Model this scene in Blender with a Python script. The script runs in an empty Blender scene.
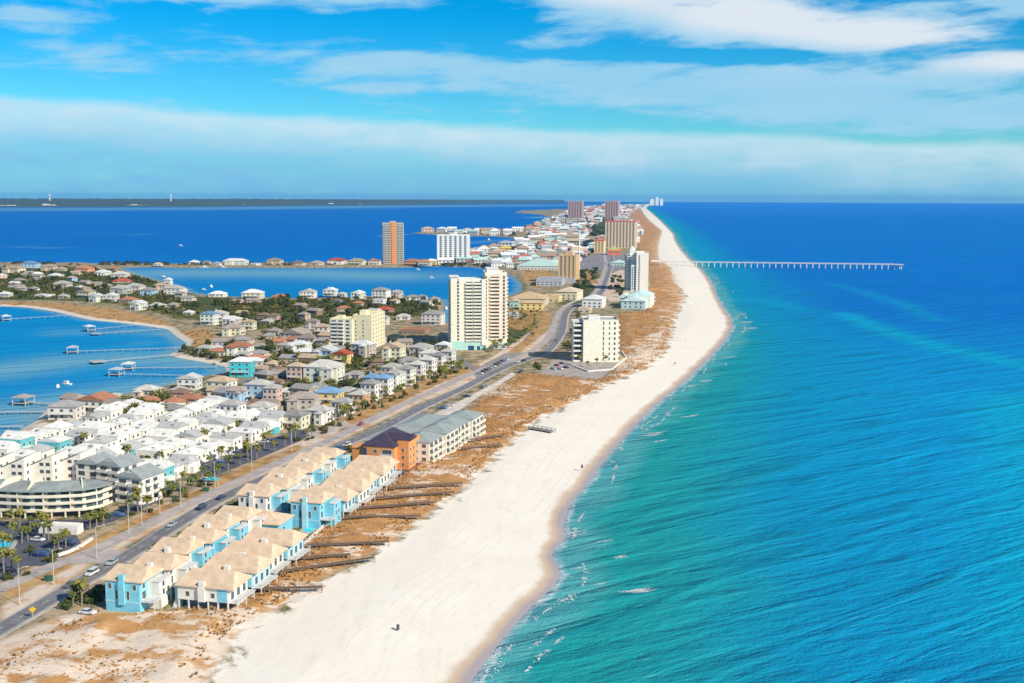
import bpy, math, random
import numpy as np
from mathutils import Matrix, Vector
R = math.radians
random.seed(11)
sc = bpy.context.scene
COL = sc.collection

# ------------------------------------------------------------------ camera
H = 115.0; F = 1100.0
TH = math.atan((341.5 - 197.5) / F); ROLL = R(0.2)
cd = bpy.data.cameras.new("camera")
cd.sensor_width = 36.0; cd.lens = 36.0 * F / 1024.0
cd.clip_start = 1.0; cd.clip_end = 200000.0
cam = bpy.data.objects.new("camera", cd); COL.objects.link(cam)
cam.matrix_world = Matrix.Translation((0, 0, H)) @ Matrix.Rotation(R(90) - TH, 4, 'X') @ Matrix.Rotation(ROLL, 4, 'Z')
sc.camera = cam

# ------------------------------------------------------------------ view
sc.view_settings.view_transform = 'Standard'
sc.view_settings.look = 'None'
sc.view_settings.exposure = 0.22
sc.view_settings.gamma = 1.0
sc.view_settings.use_curve_mapping = False
sc.render.engine = 'CYCLES'
sc.cycles.max_bounces = 5; sc.cycles.diffuse_bounces = 3; sc.cycles.glossy_bounces = 2
sc.cycles.transmission_bounces = 2; sc.cycles.volume_bounces = 0
sc.cycles.use_denoising = True

# ------------------------------------------------------------------ sun
SUN_EL = R(35.0)
SUN_AZ = math.atan2(0.77, -0.64)          # compass angle from +Y towards +X
sdir = Vector((math.sin(SUN_AZ) * math.cos(SUN_EL), math.cos(SUN_AZ) * math.cos(SUN_EL), math.sin(SUN_EL)))
sl = bpy.data.lights.new("sun", 'SUN'); sl.energy = 4.6; sl.angle = R(0.5); sl.color = (1.0, 0.915, 0.765)
so = bpy.data.objects.new("sun", sl); COL.objects.link(so)
so.rotation_euler = sdir.to_track_quat('Z', 'Y').to_euler()
so.location = sdir * 500

# ------------------------------------------------------------------ node helper
class X:
    """a node socket with arithmetic"""
    def __init__(s, nt, k): s.nt = nt; s.k = k
    def _m(s, op, *a):
        n = s.nt.nodes.new('ShaderNodeMath'); n.operation = op
        for i, v in enumerate((s,) + a):
            if isinstance(v, X): s.nt.links.new(v.k, n.inputs[i])
            else: n.inputs[i].default_value = v
        return X(s.nt, n.outputs[0])
    def __add__(s, o): return s._m('ADD', o)
    __radd__ = __add__
    def __sub__(s, o): return s._m('SUBTRACT', o)
    def __rsub__(s, o): return (s * -1.0) + o
    def __mul__(s, o): return s._m('MULTIPLY', o)
    __rmul__ = __mul__
    def __truediv__(s, o): return s._m('DIVIDE', o)
    def f(s, op, *a): return s._m(op, *a)
    def clamp(s):
        n = s.nt.nodes.new('ShaderNodeClamp'); s.nt.links.new(s.k, n.inputs[0]); return X(s.nt, n.outputs[0])
    def sm(s, a, b, x0=0.0, x1=1.0):
        """smoothstep of s from a to b, giving x0..x1 (a may exceed b)"""
        n = s.nt.nodes.new('ShaderNodeMapRange'); n.interpolation_type = 'SMOOTHSTEP'
        if a > b: a, b, x0, x1 = b, a, x1, x0
        s.nt.links.new(s.k, n.inputs[0])
        for i, v in enumerate((a, b, x0, x1)): n.inputs[i + 1].default_value = v
        return X(s.nt, n.outputs[0])
def socket(nt, v, inp):
    if isinstance(v, X): nt.links.new(v.k, inp)
    elif isinstance(v, (tuple, list)): inp.default_value = tuple(v) + ((1.0,) if len(v) == 3 and len(inp.default_value) == 4 else ())
    else: inp.default_value = v
def mixc(nt, fac, a, b, mode='MIX'):
    n = nt.nodes.new('ShaderNodeMix'); n.data_type = 'RGBA'; n.blend_type = mode
    socket(nt, fac, n.inputs[0]); socket(nt, a, n.inputs[6]); socket(nt, b, n.inputs[7])
    return X(nt, n.outputs[2])
def noise(nt, vec, scale, detail=3.0, rough=0.55, dist=0.0):
    n = nt.nodes.new('ShaderNodeTexNoise')
    if vec is not None: nt.links.new(vec.k, n.inputs['Vector'])
    n.inputs['Scale'].default_value = scale; n.inputs['Detail'].default_value = detail
    n.inputs['Roughness'].default_value = rough; n.inputs['Distortion'].default_value = dist
    return X(nt, n.outputs['Fac'])
def mapv(nt, vec, scale=(1, 1, 1), rot=0.0, loc=(0, 0, 0)):
    n = nt.nodes.new('ShaderNodeMapping'); nt.links.new(vec.k, n.inputs[0])
    n.inputs['Location'].default_value = loc; n.inputs['Rotation'].default_value = (0, 0, rot)
    if not rot: n.inputs['Scale'].default_value = scale; return X(nt, n.outputs[0])
    s_ = nt.nodes.new('ShaderNodeMapping'); nt.links.new(n.outputs[0], s_.inputs[0]); s_.inputs['Scale'].default_value = scale   # turned first, then stretched
    return X(nt, s_.outputs[0])
def comb(nt, *a):
    n = nt.nodes.new('ShaderNodeCombineXYZ')
    for i, v in enumerate(a): socket(nt, v, n.inputs[i])
    return X(nt, n.outputs[0])
def sep(nt, v):
    n = nt.nodes.new('ShaderNodeSeparateXYZ'); nt.links.new(v.k, n.inputs[0])
    return [X(nt, o) for o in n.outputs]
def attr(nt, name):
    n = nt.nodes.new('ShaderNodeAttribute'); n.attribute_name = name; return X(nt, n.outputs['Fac'])
def geo_pos(nt):
    n = nt.nodes.new('ShaderNodeNewGeometry'); return X(nt, n.outputs['Position'])
def obj_pos(nt):
    n = nt.nodes.new('ShaderNodeTexCoord'); return X(nt, n.outputs['Object'])
def new_mat(name):
    m = bpy.data.materials.new(name); m.use_nodes = True
    nt = m.node_tree; b = nt.nodes['Principled BSDF']
    return m, nt, b
def bump(nt, b, h, strength=0.5, dist=1.0):
    n = nt.nodes.new('ShaderNodeBump'); n.inputs['Strength'].default_value = strength; n.inputs['Distance'].default_value = dist
    nt.links.new(h.k, n.inputs['Height']); nt.links.new(n.outputs[0], b.inputs['Normal'])

# ------------------------------------------------------------------ world: Nishita sky with layers of thin cloud
w = bpy.data.worlds.new("World"); sc.world = w; w.use_nodes = True
nt = w.node_tree; nt.nodes.clear()
out = nt.nodes.new('ShaderNodeOutputWorld'); bg = nt.nodes.new('ShaderNodeBackground')
bg.inputs['Strength'].default_value = 0.1
nt.links.new(bg.outputs[0], out.inputs[0])
sky = nt.nodes.new('ShaderNodeTexSky'); sky.sky_type = 'NISHITA'; sky.sun_disc = False
sky.sun_elevation = SUN_EL; sky.sun_rotation = SUN_AZ
sky.altitude = 100; sky.air_density = 1.0; sky.dust_density = 0.1; sky.ozone_density = 3.0
tc = nt.nodes.new('ShaderNodeTexCoord'); D = X(nt, tc.outputs['Generated'])
dx, dy, dz = sep(nt, D)
nt.links.new(comb(nt, dx, dy, dz.f('MAXIMUM', 0.004)).k, sky.inputs['Vector'])
az = dx.f('ARCTAN2', dy); el = dz.f('MAXIMUM', 0.004).f('ARCSINE')
tint = mixc(nt, el.sm(0.02, 0.17), (0.33, 0.86, 1.02), (0.003, 0.68, 1.08))
tint = mixc(nt, el.sm(0.25, 0.7), tint, (1.0, 1.0, 1.0))
skyc = mixc(nt, 1.0, X(nt, sky.outputs[0]), tint, 'MULTIPLY')
def px2a(px): return (px - 512) / F
def py2e(py): return (197.5 - py) / F
V1 = comb(nt, az * 5.5, el * 34.0 - az * 1.4, 0.0)
V2 = comb(nt, az * 15.0, el * 95.0 - az * 4.0, 3.0)
n1 = noise(nt, V1, 1.0, 6.0, 0.58, 0.6)
n2 = noise(nt, V2, 1.0, 5.0, 0.6, 0.4)
def blob(cx, cy, sx, sy, tilt=0.0):
    a = (az - px2a(cx)); e = (el - py2e(cy)) + a * tilt
    q = (a / (sx / F)).f('POWER', 2.0) + (e / (sy / F)).f('POWER', 2.0)
    return (q * -1.0).f('EXPONENT')
boost = (blob(720, 28, 75, 20, 0.03) * 0.42 + blob(850, 48, 110, 17, 0.08) * 0.40 + blob(600, 15, 70, 24) * 0.30 + blob(985, 75, 80, 10) * 0.28 + blob(990, 28, 70, 10, 0.1) * 0.25
         + blob(560, 78, 330, 20, 0.05) * 0.25 + blob(80, 38, 55, 10) * 0.22 + blob(60, 75, 120, 14) * 0.12 + blob(860, 118, 230, 18, 0.06) * 0.26
         + blob(240, 5, 330, 14) * 0.25 + blob(370, 93, 60, 5) * 0.3 + blob(900, 95, 200, 12) * 0.12)
hole = blob(380, 35, 190, 12) * 0.18 + blob(660, 62, 160, 6, 0.03) * 0.22 + blob(100, 20, 80, 8) * 0.1 + blob(150, 100, 260, 10) * 0.12
dens = n1 * 0.62 + n2 * 0.38 + boost - hole
n3 = noise(nt, comb(nt, az * 16.0, el * 46.0, 7.0), 1.0, 6.0, 0.62, 0.3)
dens = dens + (n3 - 0.5) * 0.42
m_up = dens.sm(0.50, 0.74)
c_up = mixc(nt, (n1 * 0.5 + blob(725, 24, 75, 17, 0.03) * 0.6 + blob(850, 46, 100, 14, 0.08) * 0.6 + blob(985, 75, 80, 10) * 0.5 + blob(600, 5, 60, 14) * 0.4).sm(0.2, 0.75), (2.9, 5.6, 7.4), (7.2, 7.5, 7.8))
skyc = mixc(nt, m_up * 0.88, skyc, c_up)
edge = az * -0.040 + 0.062 + (noise(nt, comb(nt, az * 7.0, 0.0, 0.0), 1.0, 4.0) - 0.5) * 0.020
ed = (el - edge)
m_bank = (ed + (n3 - 0.5) * 0.012).sm(0.005, -0.007) * (0.35 + n3 * 0.75 + n2 * 0.25).clamp()
c_bank = mixc(nt, (ed + (n1 - 0.5) * 0.03 + (n3 - 0.5) * 0.03).sm(-0.05, -0.002), (1.55, 4.35, 6.9), (5.3, 6.8, 7.7))
skyc = mixc(nt, m_bank.clamp() * 0.92, skyc, c_bank)
nt.links.new(skyc.k, bg.inputs['Color'])

# ------------------------------------------------------------------ projecting a pixel onto level ground gives real positions
MW = np.array(cam.matrix_world)
def P(px, py, z=2.0):
    d = MW[:3, :3] @ np.array([(px - 512) / F, (341.5 - py) / F, -1.0])
    t = (z - H) / d[2]
    return np.array([d[0] * t, d[1] * t])
def PL(pts, z=2.0): return np.array([P(a, b, z) for a, b in pts])
def mpp(px, py): # metres per pixel at a ground pixel
    p = P(px, py); return math.sqrt(p[0] ** 2 + p[1] ** 2 + H * H) / F * math.cos(math.atan2(px - 512, F))
LZ = 2.0      # level of the land

# ------------------------------------------------------------------ outlines on the map
GULF = PL([(300, 860), (380, 760), (470, 683), (490, 655), (504, 637), (517, 622), (532, 606), (552, 588), (561, 575), (556, 564), (551, 555), (557, 547), (565, 539), (563, 525), (568, 508),
    (580, 492), (591, 480), (597, 470), (605, 460), (621, 441), (638, 423), (656, 405), (670, 394), (691, 376), (711, 356), (726, 340), (732, 328), (731, 318), (723, 307), (717, 296), (713, 286), (707, 276), (700, 268),
    (689, 258), (682, 250), (676, 241), (674, 234), (666, 226), (660, 220), (652, 213), (646, 208), (650, 205), (656, 203.4)], 0)
SOUND = PL([(640, 203.6), (600, 205.5), (572, 208.5), (522, 210.4), (514, 212.6), (540, 214.6), (550, 217), (545, 219.5), (524, 227), (510, 229), (470, 231), (430, 230.5), (413, 233.4), (440, 235), (470, 236), (500, 236.8), (520, 238.5),
    (524, 241), (510, 244), (492, 247), (472, 251), (440, 259), (400, 261), (380, 262), (250, 263.3), (118, 264), (60, 262.5), (0, 263), (-200, 264)], 0)
BAY = PL([(-200, 306), (0, 306), (26, 307), (53, 311), (74, 316), (92, 320), (118, 322.5), (140, 325), (168, 329), (176, 336), (187, 343), (183, 349), (168, 355), (180, 358), (198, 361), (224, 366), (228, 371), (216, 375), (197, 378),
    (180, 381), (166, 386), (127, 395), (105, 397), (80, 401), (60, 405), (47, 410), (37, 420), (20, 431), (0, 436), (-60, 450), (-300, 520)], 0)
LAGOON = PL([(116, 267.3), (200, 268), (300, 268), (385, 268), (430, 266.5), (455, 267), (475, 267), (497, 270.5), (514, 276.5), (522, 284), (521, 292), (509, 296), (480, 305), (455, 316), (447, 324), (441, 318), (444, 306), (441, 300),
    (415, 297.5), (380, 297), (330, 298), (290, 299), (250, 298), (215, 297), (190, 293), (180, 288), (160, 281), (140, 276)], 0)
far_tip = PL([(656, 203.4)], 0)[0]
LAND = np.vstack([GULF, SOUND, BAY, PL([(-600, 900)], 0)])
DUNE = PL([(20, 860), (130, 760), (208, 683), (225, 650), (240, 632), (262, 616), (292, 600), (310, 586), (335, 572), (366, 556), (390, 545), (420, 520), (449, 499), (463, 487), (480, 473), (500, 452), (520, 435), (541, 417), (582, 399), (606, 385), (635, 372),
    (656, 362), (668, 346), (674, 320), (685, 296), (676, 284), (671, 268), (658, 258), (658, 244), (662, 231), (650, 221), (644, 214), (640, 207), (648, 203.5)])
BUILT = PL([(-300, 860), (-120, 740), (0, 655), (60, 624), (95, 612), (170, 611), (238, 607), (300, 549), (330, 522), (395, 478), (430, 459), (476, 440), (478, 421), (470, 408), (500, 386), (522, 373), (560, 376), (600, 380), (626, 366), (622, 350), (616, 330), (618, 314), (645, 311),
    (650, 292), (648, 268), (642, 252), (636, 238), (630, 222), (628, 210)])

def seg_dist(p, line):
    """distance of points p (n,2) to a polyline"""
    best = np.full(len(p), 1e12)
    for a, b in zip(line[:-1], line[1:]):
        ab = b - a; L = ab @ ab
        if L < 1e-9: continue
        t = np.clip(((p - a) @ ab) / L, 0, 1)
        q = p - a - t[:, None] * ab
        best = np.minimum(best, q[:, 0] ** 2 + q[:, 1] ** 2)
    return np.sqrt(best)
def inside(p, poly):
    r = np.zeros(len(p), bool); x, y = p[:, 0], p[:, 1]
    for a, b in zip(poly, np.roll(poly, -1, 0)):
        if a[1] == b[1]: continue
        c = ((a[1] > y) != (b[1] > y)) & (x < (b[0] - a[0]) * (y - a[1]) / (b[1] - a[1]) + a[0])
        r ^= c
    return r
def sdf(p, poly):
    d = seg_dist(p, np.vstack([poly, poly[:1]])); return np.where(inside(p, poly), d, -d)
_vn = {}
def vnoise(x, y, seed=0):
    if seed not in _vn: _vn[seed] = np.random.RandomState(seed).rand(256, 256)
    T = _vn[seed]
    xi = np.floor(x).astype(int); yi = np.floor(y).astype(int); fx = x - xi; fy = y - yi
    fx = fx * fx * (3 - 2 * fx); fy = fy * fy * (3 - 2 * fy)
    g = lambda a, b: T[a % 256, b % 256]
    return (g(xi, yi) * (1 - fx) + g(xi + 1, yi) * fx) * (1 - fy) + (g(xi, yi + 1) * (1 - fx) + g(xi + 1, yi + 1) * fx) * fy

def grid_mesh(name, XY, Z, nr, nc, attrs, mask=None):
    v = np.column_stack([XY, Z])
    i = np.arange(nr * nc).reshape(nr, nc)
    f = np.stack([i[:-1, :-1], i[:-1, 1:], i[1:, 1:], i[1:, :-1]], -1).reshape(-1, 4)
    if mask is not None:
        f = f[mask[f].any(1)]
        used = np.zeros(len(v), bool); used[f.ravel()] = True
        re = np.cumsum(used) - 1; f = re[f]; v = v[used]; attrs = {k: a[used] for k, a in attrs.items()}
    me = bpy.data.meshes.new(name)
    me.vertices.add(len(v)); me.vertices.foreach_set('co', v.astype(np.float32).ravel())
    me.loops.add(f.size); me.loops.foreach_set('vertex_index', f.astype(np.int32).ravel())
    me.polygons.add(len(f)); me.polygons.foreach_set('loop_start', np.arange(0, f.size, 4, dtype=np.int32))
    me.polygons.foreach_set('use_smooth', np.ones(len(f), bool))
    me.update(calc_edges=True)
    for k, a in attrs.items():
        at = me.attributes.new(k, 'FLOAT', 'POINT'); at.data.foreach_set('value', a.astype(np.float32))
    return me

def link(name, me, mat=None, parent=None, kind=None):
    o = bpy.data.objects.new(name, me); COL.objects.link(o)
    if mat is not None: me.materials.append(mat)
    if parent is not None: o.parent = parent
    if kind: o['kind'] = kind
    return o

# ------------------------------------------------------------------ terrain: one sheet, finer near the viewer
azs = np.radians(np.arange(-34, 34.01, 0.10))
dep = np.radians(np.concatenate([np.arange(34, 12, -0.16), np.arange(12, 3, -0.07), np.arange(3, 0.18, -0.035)]))
rad = (H - LZ) / np.tan(dep)
nr, nc = len(rad), len(azs)
XY = np.stack([rad[:, None] * np.sin(azs), rad[:, None] * np.cos(azs)], -1).reshape(-1, 2)
inL = inside(XY, LAND); inG = inside(XY, LAGOON)
dg = seg_dist(XY, GULF); db = np.minimum(seg_dist(XY, SOUND), seg_dist(XY, BAY)); dl = seg_dist(XY, np.vstack([LAGOON, LAGOON[:1]]))
land = inL & ~inG
dbay = np.minimum(db, dl)
# on the gulf side the closest coast decides the slope
zl = np.minimum(np.minimum(dg * 0.055, dbay * 0.30), LZ)
zw = -np.minimum(np.minimum(dg * 0.05, dbay * 0.2), 4.0)
Z = np.where(land, zl, zw)
gulfpoly = np.vstack([DUNE, GULF[::-1]]); bd = sdf(XY, gulfpoly); bd = np.where(~land & (dg < dbay), 100.0, bd); bd = np.where(bd > 0, seg_dist(XY, DUNE), -seg_dist(XY, DUNE))
dunepoly = np.vstack([BUILT, DUNE[::-1]]); dd = sdf(XY, dunepoly)
x, y = XY[:, 0], XY[:, 1]
hump = (vnoise(x / 9, y / 9, 1) + 0.6 * vnoise(x / 4, y / 4, 2)) * 1.1
Z = Z + np.where(land, np.clip(dd / 10, 0, 1) * np.clip((dd) / 3, 0, 1) * hump, 0)
Z = Z + np.where(land & (bd > 0), np.clip(bd / 8, 0, 1) * np.clip(dg / 25, 0, 1) * 0.10 * vnoise(x / 3, y / 7, 5), 0)
shore = np.where(land, np.minimum(dg, 400), -np.minimum(dg, 400))
bayband = np.where(land, np.minimum(seg_dist(XY, BAY), 300), 0)
GOLD = [PL(q) for q in (
    [(0, 606), (60, 572), (130, 536), (180, 512), (240, 478), (300, 450), (300, 444), (240, 468), (180, 500), (120, 524), (60, 556), (0, 590)],
    [(176, 333), (200, 328), (216, 333), (218, 345), (204, 350), (190, 346)],
    [(0, 301), (60, 303), (110, 308), (150, 316), (175, 326), (170, 331), (110, 322), (60, 314), (0, 307)],
    [(340, 432), (400, 402), (440, 383), (480, 368), (478, 363), (430, 378), (380, 398), (335, 425)],
    [(520, 352), (548, 330), (553, 312), (545, 312), (525, 340), (505, 355)],
    [(505, 312), (545, 306), (548, 316), (520, 330), (505, 326)],
    [(522, 268), (545, 268), (560, 278), (535, 288), (522, 281)],
    [(560, 264), (590, 270), (600, 285), (575, 278)],
    [(235, 308), (262, 304), (290, 308), (270, 313), (240, 314)])]
gold = np.full(len(XY), -60.0)
for q in GOLD: gold = np.maximum(gold, sdf(XY, q))
SANDY = [PL(q) for q in ([(-200, 700), (0, 640), (60, 615), (100, 610), (170, 612), (240, 606), (300, 590), (240, 640), (200, 690), (-100, 860)],
    [(480, 395), (530, 398), (530, 388), (500, 382)], [(615, 372), (660, 360), (665, 330), (625, 345)], [(405, 470), (440, 462), (450, 470), (420, 480)],
    [(0, 628), (100, 560), (230, 490), (330, 446), (420, 403), (500, 372), (540, 350), (552, 325), (540, 325), (490, 358), (400, 395), (300, 440), (220, 478), (100, 532), (0, 585)],
    [(0, 437), (37, 421), (60, 424), (40, 440), (0, 452)], [(590, 282), (640, 262), (650, 285), (640, 300), (610, 302)])]
sandy = np.full(len(XY), -60.0)
for q in SANDY: sandy = np.maximum(sandy, sdf(XY, q))
GREEN = [PL(q) for q in ([(-200, 266), (60, 266), (110, 270), (160, 284), (200, 297), (300, 300), (380, 300), (430, 300), (432, 312), (340, 320), (250, 330), (215, 322), (180, 318), (120, 304), (60, 300), (-200, 300)],
    [(480, 328), (520, 312), (545, 318), (520, 345), (485, 350)], [(575, 285), (598, 268), (600, 285), (585, 305), (560, 305)], [(440, 262), (500, 250), (560, 220), (600, 212), (620, 222), (600, 250), (520, 262)])]
green = np.full(len(XY), -60.0)
for q in GREEN: green = np.maximum(green, sdf(XY, q))
near_land = land | (Z > -0.6)
me = grid_mesh('ground', XY, Z, nr, nc, dict(shore=shore, bd=np.clip(bd, -80, 120), dd=np.clip(dd, -80, 80), bay=bayband, gold=np.clip(gold, -60, 60), sandy=np.clip(sandy, -60, 60), green=np.clip(green, -60, 60)), near_land)
m, nt, b = new_mat('ground')
p = geo_pos(nt)
nA = noise(nt, p, 0.045, 5, 0.6); nB = noise(nt, p, 0.16, 4, 0.65); nC = noise(nt, p, 0.9, 3, 0.7); nD = noise(nt, mapv(nt, p, (0.35, 1, 1), R(12)), 0.10, 5, 0.62, 0.6)
bdv = attr(nt, 'bd'); ddv = attr(nt, 'dd'); sh = attr(nt, 'shore'); gl = attr(nt, 'gold'); sy = attr(nt, 'sandy'); gr = attr(nt, 'green'); by = attr(nt, 'bay')
# white quartz beach with faint tyre tracks along it
sand = mixc(nt, nA.sm(0.3, 0.75), (0.86, 0.77, 0.645), (0.89, 0.825, 0.715))
sand = mixc(nt, nC.sm(0.45, 0.8) * 0.35, sand, (0.74, 0.65, 0.53))
trk = ((bdv + (noise(nt, p, 0.006, 1) - 0.5) * 16.0) * 1.55).f('SINE').sm(0.93, 1.0) * bdv.sm(3, 10) * noise(nt, mapv(nt, p, (1, .25, 1), R(15)), 0.06, 4).sm(0.46, 0.60)
sand = mixc(nt, trk * 0.55, sand, (0.68, 0.60, 0.50))
fine = noise(nt, mapv(nt, p, (1, .3, 1), R(15)), 0.5, 5, 0.75)
sand = mixc(nt, fine.sm(0.50, 0.70) * 0.6, sand, (0.74, 0.66, 0.55))
wet = (sh + (nA - 0.5) * 7.0)
sand = mixc(nt, wet.sm(7, 3.5), sand, (0.62, 0.46, 0.33))
sand = mixc(nt, wet.sm(3.8, 1.2), sand, (0.42, 0.36, 0.36))
# dune grass, dry in winter
dune = mixc(nt, nD.sm(0.35, 0.65), (0.58, 0.31, 0.12), (0.40, 0.19, 0.07))
dune = mixc(nt, nB.sm(0.5, 0.75) * 0.6, dune, (0.62, 0.36, 0.12))
dune = mixc(nt, nC.sm(0.52, 0.75) * 0.4, dune, (0.24, 0.12, 0.05))
patch = (nD * 0.55 + nB * 0.45 + sy.sm(-4, 6) * 0.10 + bdv.sm(-30, 0) * 0.05)
dune = mixc(nt, patch.sm(0.54, 0.64) * 0.92, dune, (0.82, 0.68, 0.54))
# town ground: sandy soil, scrub, lawn
town = mixc(nt, nB.sm(0.4, 0.6), (0.46, 0.34, 0.22), (0.13, 0.13, 0.05))
town = mixc(nt, nC.sm(0.5, 0.7) * 0.6, town, (0.55, 0.46, 0.36))
town = mixc(nt, (gr + (nA - 0.5) * 40.0).sm(-6, 6) * nB.sm(0.72, 0.5), town, (0.075, 0.095, 0.03))
gold_c = mixc(nt, nB.sm(0.35, 0.7), (0.58, 0.34, 0.13), (0.42, 0.20, 0.08))
gold_c = mixc(nt, (nC * .6 + nB * .4).sm(0.48, 0.66) * 0.8, gold_c, (0.25, 0.17, 0.05))
town = mixc(nt, (gl + (nB - 0.5) * 16.0 + (nA - 0.5) * 14.0).sm(-2.5, 2.5) * (0.55 + nC * 0.6).clamp(), town, gold_c)
sv = mixc(nt, (nD * 0.5 + nB * 0.5).sm(0.47, 0.60), (0.68, 0.56, 0.45), (0.56, 0.32, 0.16))
town = mixc(nt, (sy + (nB - 0.5) * 6.0).sm(-1, 2) * gl.sm(1.0, -2.0), town, sv)
town = mixc(nt, (by + (nB - 0.5) * 4.0).sm(7.0, 3.5) * by.sm(0.0, 0.4), town, (0.74, 0.62, 0.5))
gcol = mixc(nt, (ddv + (nB - 0.5) * 6.0).sm(-1.5, 1.5), town, dune)
nE = noise(nt, mapv(nt, p, (1, 1, 1), R(15)), 0.07, 6, 0.68, 0.5)
gcol = mixc(nt, (bdv + (nE - 0.5) * 34.0).sm(-2.0, 2.5), gcol, sand)
nt.links.new(gcol.k, b.inputs['Base Color']); b.inputs['Roughness'].default_value = 0.95; b.inputs['Specular IOR Level'].default_value = 0.1
bump(nt, b, (nC * 0.6 + nB) * bdv.sm(6, -4, 0.10, 1.0), 0.55, 0.7)
link('ground', me, m, kind='structure')

# ------------------------------------------------------------------ water out to the horizon
dep2 = np.radians(np.concatenate([np.arange(34, 6, -0.20), np.arange(6, 0.5, -0.06), np.arange(0.5, 0.188, -0.02)]))
rad2 = H / np.tan(dep2); azs2 = np.radians(np.arange(-40, 40.01, 0.14))
XW = np.stack([rad2[:, None] * np.sin(azs2), rad2[:, None] * np.cos(azs2)], -1).reshape(-1, 2)
landpoly_w = np.vstack([GULF, PL([(656, 203.4), (640, 203.6)], 0)])
wg = seg_dist(XW, GULF); wb = np.minimum(seg_dist(XW, BAY), seg_dist(XW, np.vstack([LAGOON, LAGOON[:1]]))); wsnd = seg_dist(XW, SOUND)
isbay = (wg > np.minimum(wb, wsnd)) | (XW[:, 0] < np.interp(XW[:, 1], GULF[:, 1][np.argsort(GULF[:, 1])], GULF[:, 0][np.argsort(GULF[:, 1])]) - 30)
SHOAL = [(PL([(845, 314), (870, 325), (905, 337), (950, 350), (1010, 362), (1080, 372)], 0), 16.0, 0.85), (PL([(832, 284), (860, 291), (905, 305), (935, 320)], 0), 14.0, 0.4), (PL([(690, 262), (700, 252), (678, 232), (664, 217)], 0), 40.0, 0.2), (PL([(1010, 400), (1040, 500), (1060, 640)], 0), 26.0, 0.7),
    (PL([(730, 300), (765, 300), (800, 310)], 0), 22.0, 0.3)]
shoal = np.zeros(len(XW))
for l, r_, k in SHOAL: shoal = np.maximum(shoal, k * np.exp(-(seg_dist(XW, l) / r_) ** 2))
BSH = [(PL([(0, 372), (60, 362), (120, 358), (200, 362)], 0), 34.0, 0.95), (PL([(60, 332), (120, 330), (160, 333)], 0), 16.0, 0.8), (PL([(-60, 430), (0, 415), (60, 402), (140, 388)], 0), 32.0, 0.9), (PL([(170, 273), (300, 273), (380, 276)], 0), 110.0, 0.9), (PL([(210, 345), (120, 342)], 0), 8, 0.3),
    (PL([(500, 240), (470, 243), (520, 239)], 0), 30.0, 0.5), (PL([(380, 236), (413, 234)], 0), 14, 0.8), (PL([(440, 217.5), (500, 218), (541, 217.5)], 0), 60.0, 0.9), (PL([(0, 209.5), (200, 208.5), (380, 206.5), (560, 205)], 0), 900.0, 0.75), (PL([(90, 234), (140, 234)], 0), 40, 0.4), (PL([(20, 247), (60, 248)], 0), 30, 0.3)]
bshoal = np.zeros(len(XW))
for l, r_, k in BSH: bshoal = np.maximum(bshoal, k * np.exp(-(seg_dist(XW, l) / r_) ** 2))
me = grid_mesh('sea_water', XW, np.zeros(len(XW)), len(rad2), len(azs2), dict(wg=np.where(isbay, 3000, np.minimum(wg, 3000)), isbay=isbay * 1.0, shoal=shoal, bshoal=bshoal, wb=np.minimum(np.minimum(wb, wsnd), 500)))
m, nt, b = new_mat('sea_water')
p = geo_pos(nt); d = attr(nt, 'wg'); ib = attr(nt, 'isbay'); shl = attr(nt, 'shoal'); bsh = attr(nt, 'bshoal'); wbv = attr(nt, 'wb')
px_, py_, pz_ = sep(nt, p)
nL = noise(nt, p, 0.006, 4, 0.55); nM = noise(nt, p, 0.03, 4, 0.6)
SW = R(-32)
ps = mapv(nt, p, (0.16, 1.0, 1.0), SW)
w1 = noise(nt, ps, 0.085, 3, 0.55, 0.5); w2 = noise(nt, mapv(nt, p, (0.35, 1.0, 1.0), R(-20)), 0.33, 4, 0.65, 0.3); w3 = noise(nt, p, 1.3, 3, 0.6)
dN = d + (nM - 0.5) * 34.0
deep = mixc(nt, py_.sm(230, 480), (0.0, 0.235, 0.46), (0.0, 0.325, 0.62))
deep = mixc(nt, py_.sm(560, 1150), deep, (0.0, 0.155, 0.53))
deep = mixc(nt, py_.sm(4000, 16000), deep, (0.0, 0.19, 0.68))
deep = mixc(nt, nL.sm(0.35, 0.7) * 0.5, deep, (0.0, 0.20, 0.52))
deep = mixc(nt, (dN + py_.sm(350, 1200) * 40.0).sm(190, 60), deep, (0.0, 0.265, 0.48))
deep = mixc(nt, (dN + py_.sm(350, 1200) * 50.0).sm(92, 22), deep, (0.012, 0.31, 0.31))
deep = mixc(nt, dN.sm(20, 5) * 0.8, deep, (0.10, 0.38, 0.40))
deep = mixc(nt, shl * (0.55 + nM * 0.9).clamp() * 0.8, deep, (0.0, 0.40, 0.56))
deep = mixc(nt, w1.sm(0.52, 0.72) * d.sm(400, 60) * 0.6, deep, (0.0, 0.15, 0.22))  # swell lines darkened in the colour, as shade on the waves
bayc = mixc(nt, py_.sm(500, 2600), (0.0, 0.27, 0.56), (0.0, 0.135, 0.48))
bayc = mixc(nt, noise(nt, mapv(nt, p, (0.25, 1, 1), 0), 0.02, 4, 0.6).sm(0.4, 0.7) * 0.5, bayc, (0.0, 0.20, 0.50))
bayc = mixc(nt, bsh * (0.5 + nM).clamp(), bayc, (0.15, 0.38, 0.50))
bayc = mixc(nt, (wbv + (nM - 0.5) * 20).sm(16, 2) * 0.6, bayc, (0.22, 0.38, 0.42))
wc = mixc(nt, ib, deep, bayc)
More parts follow.
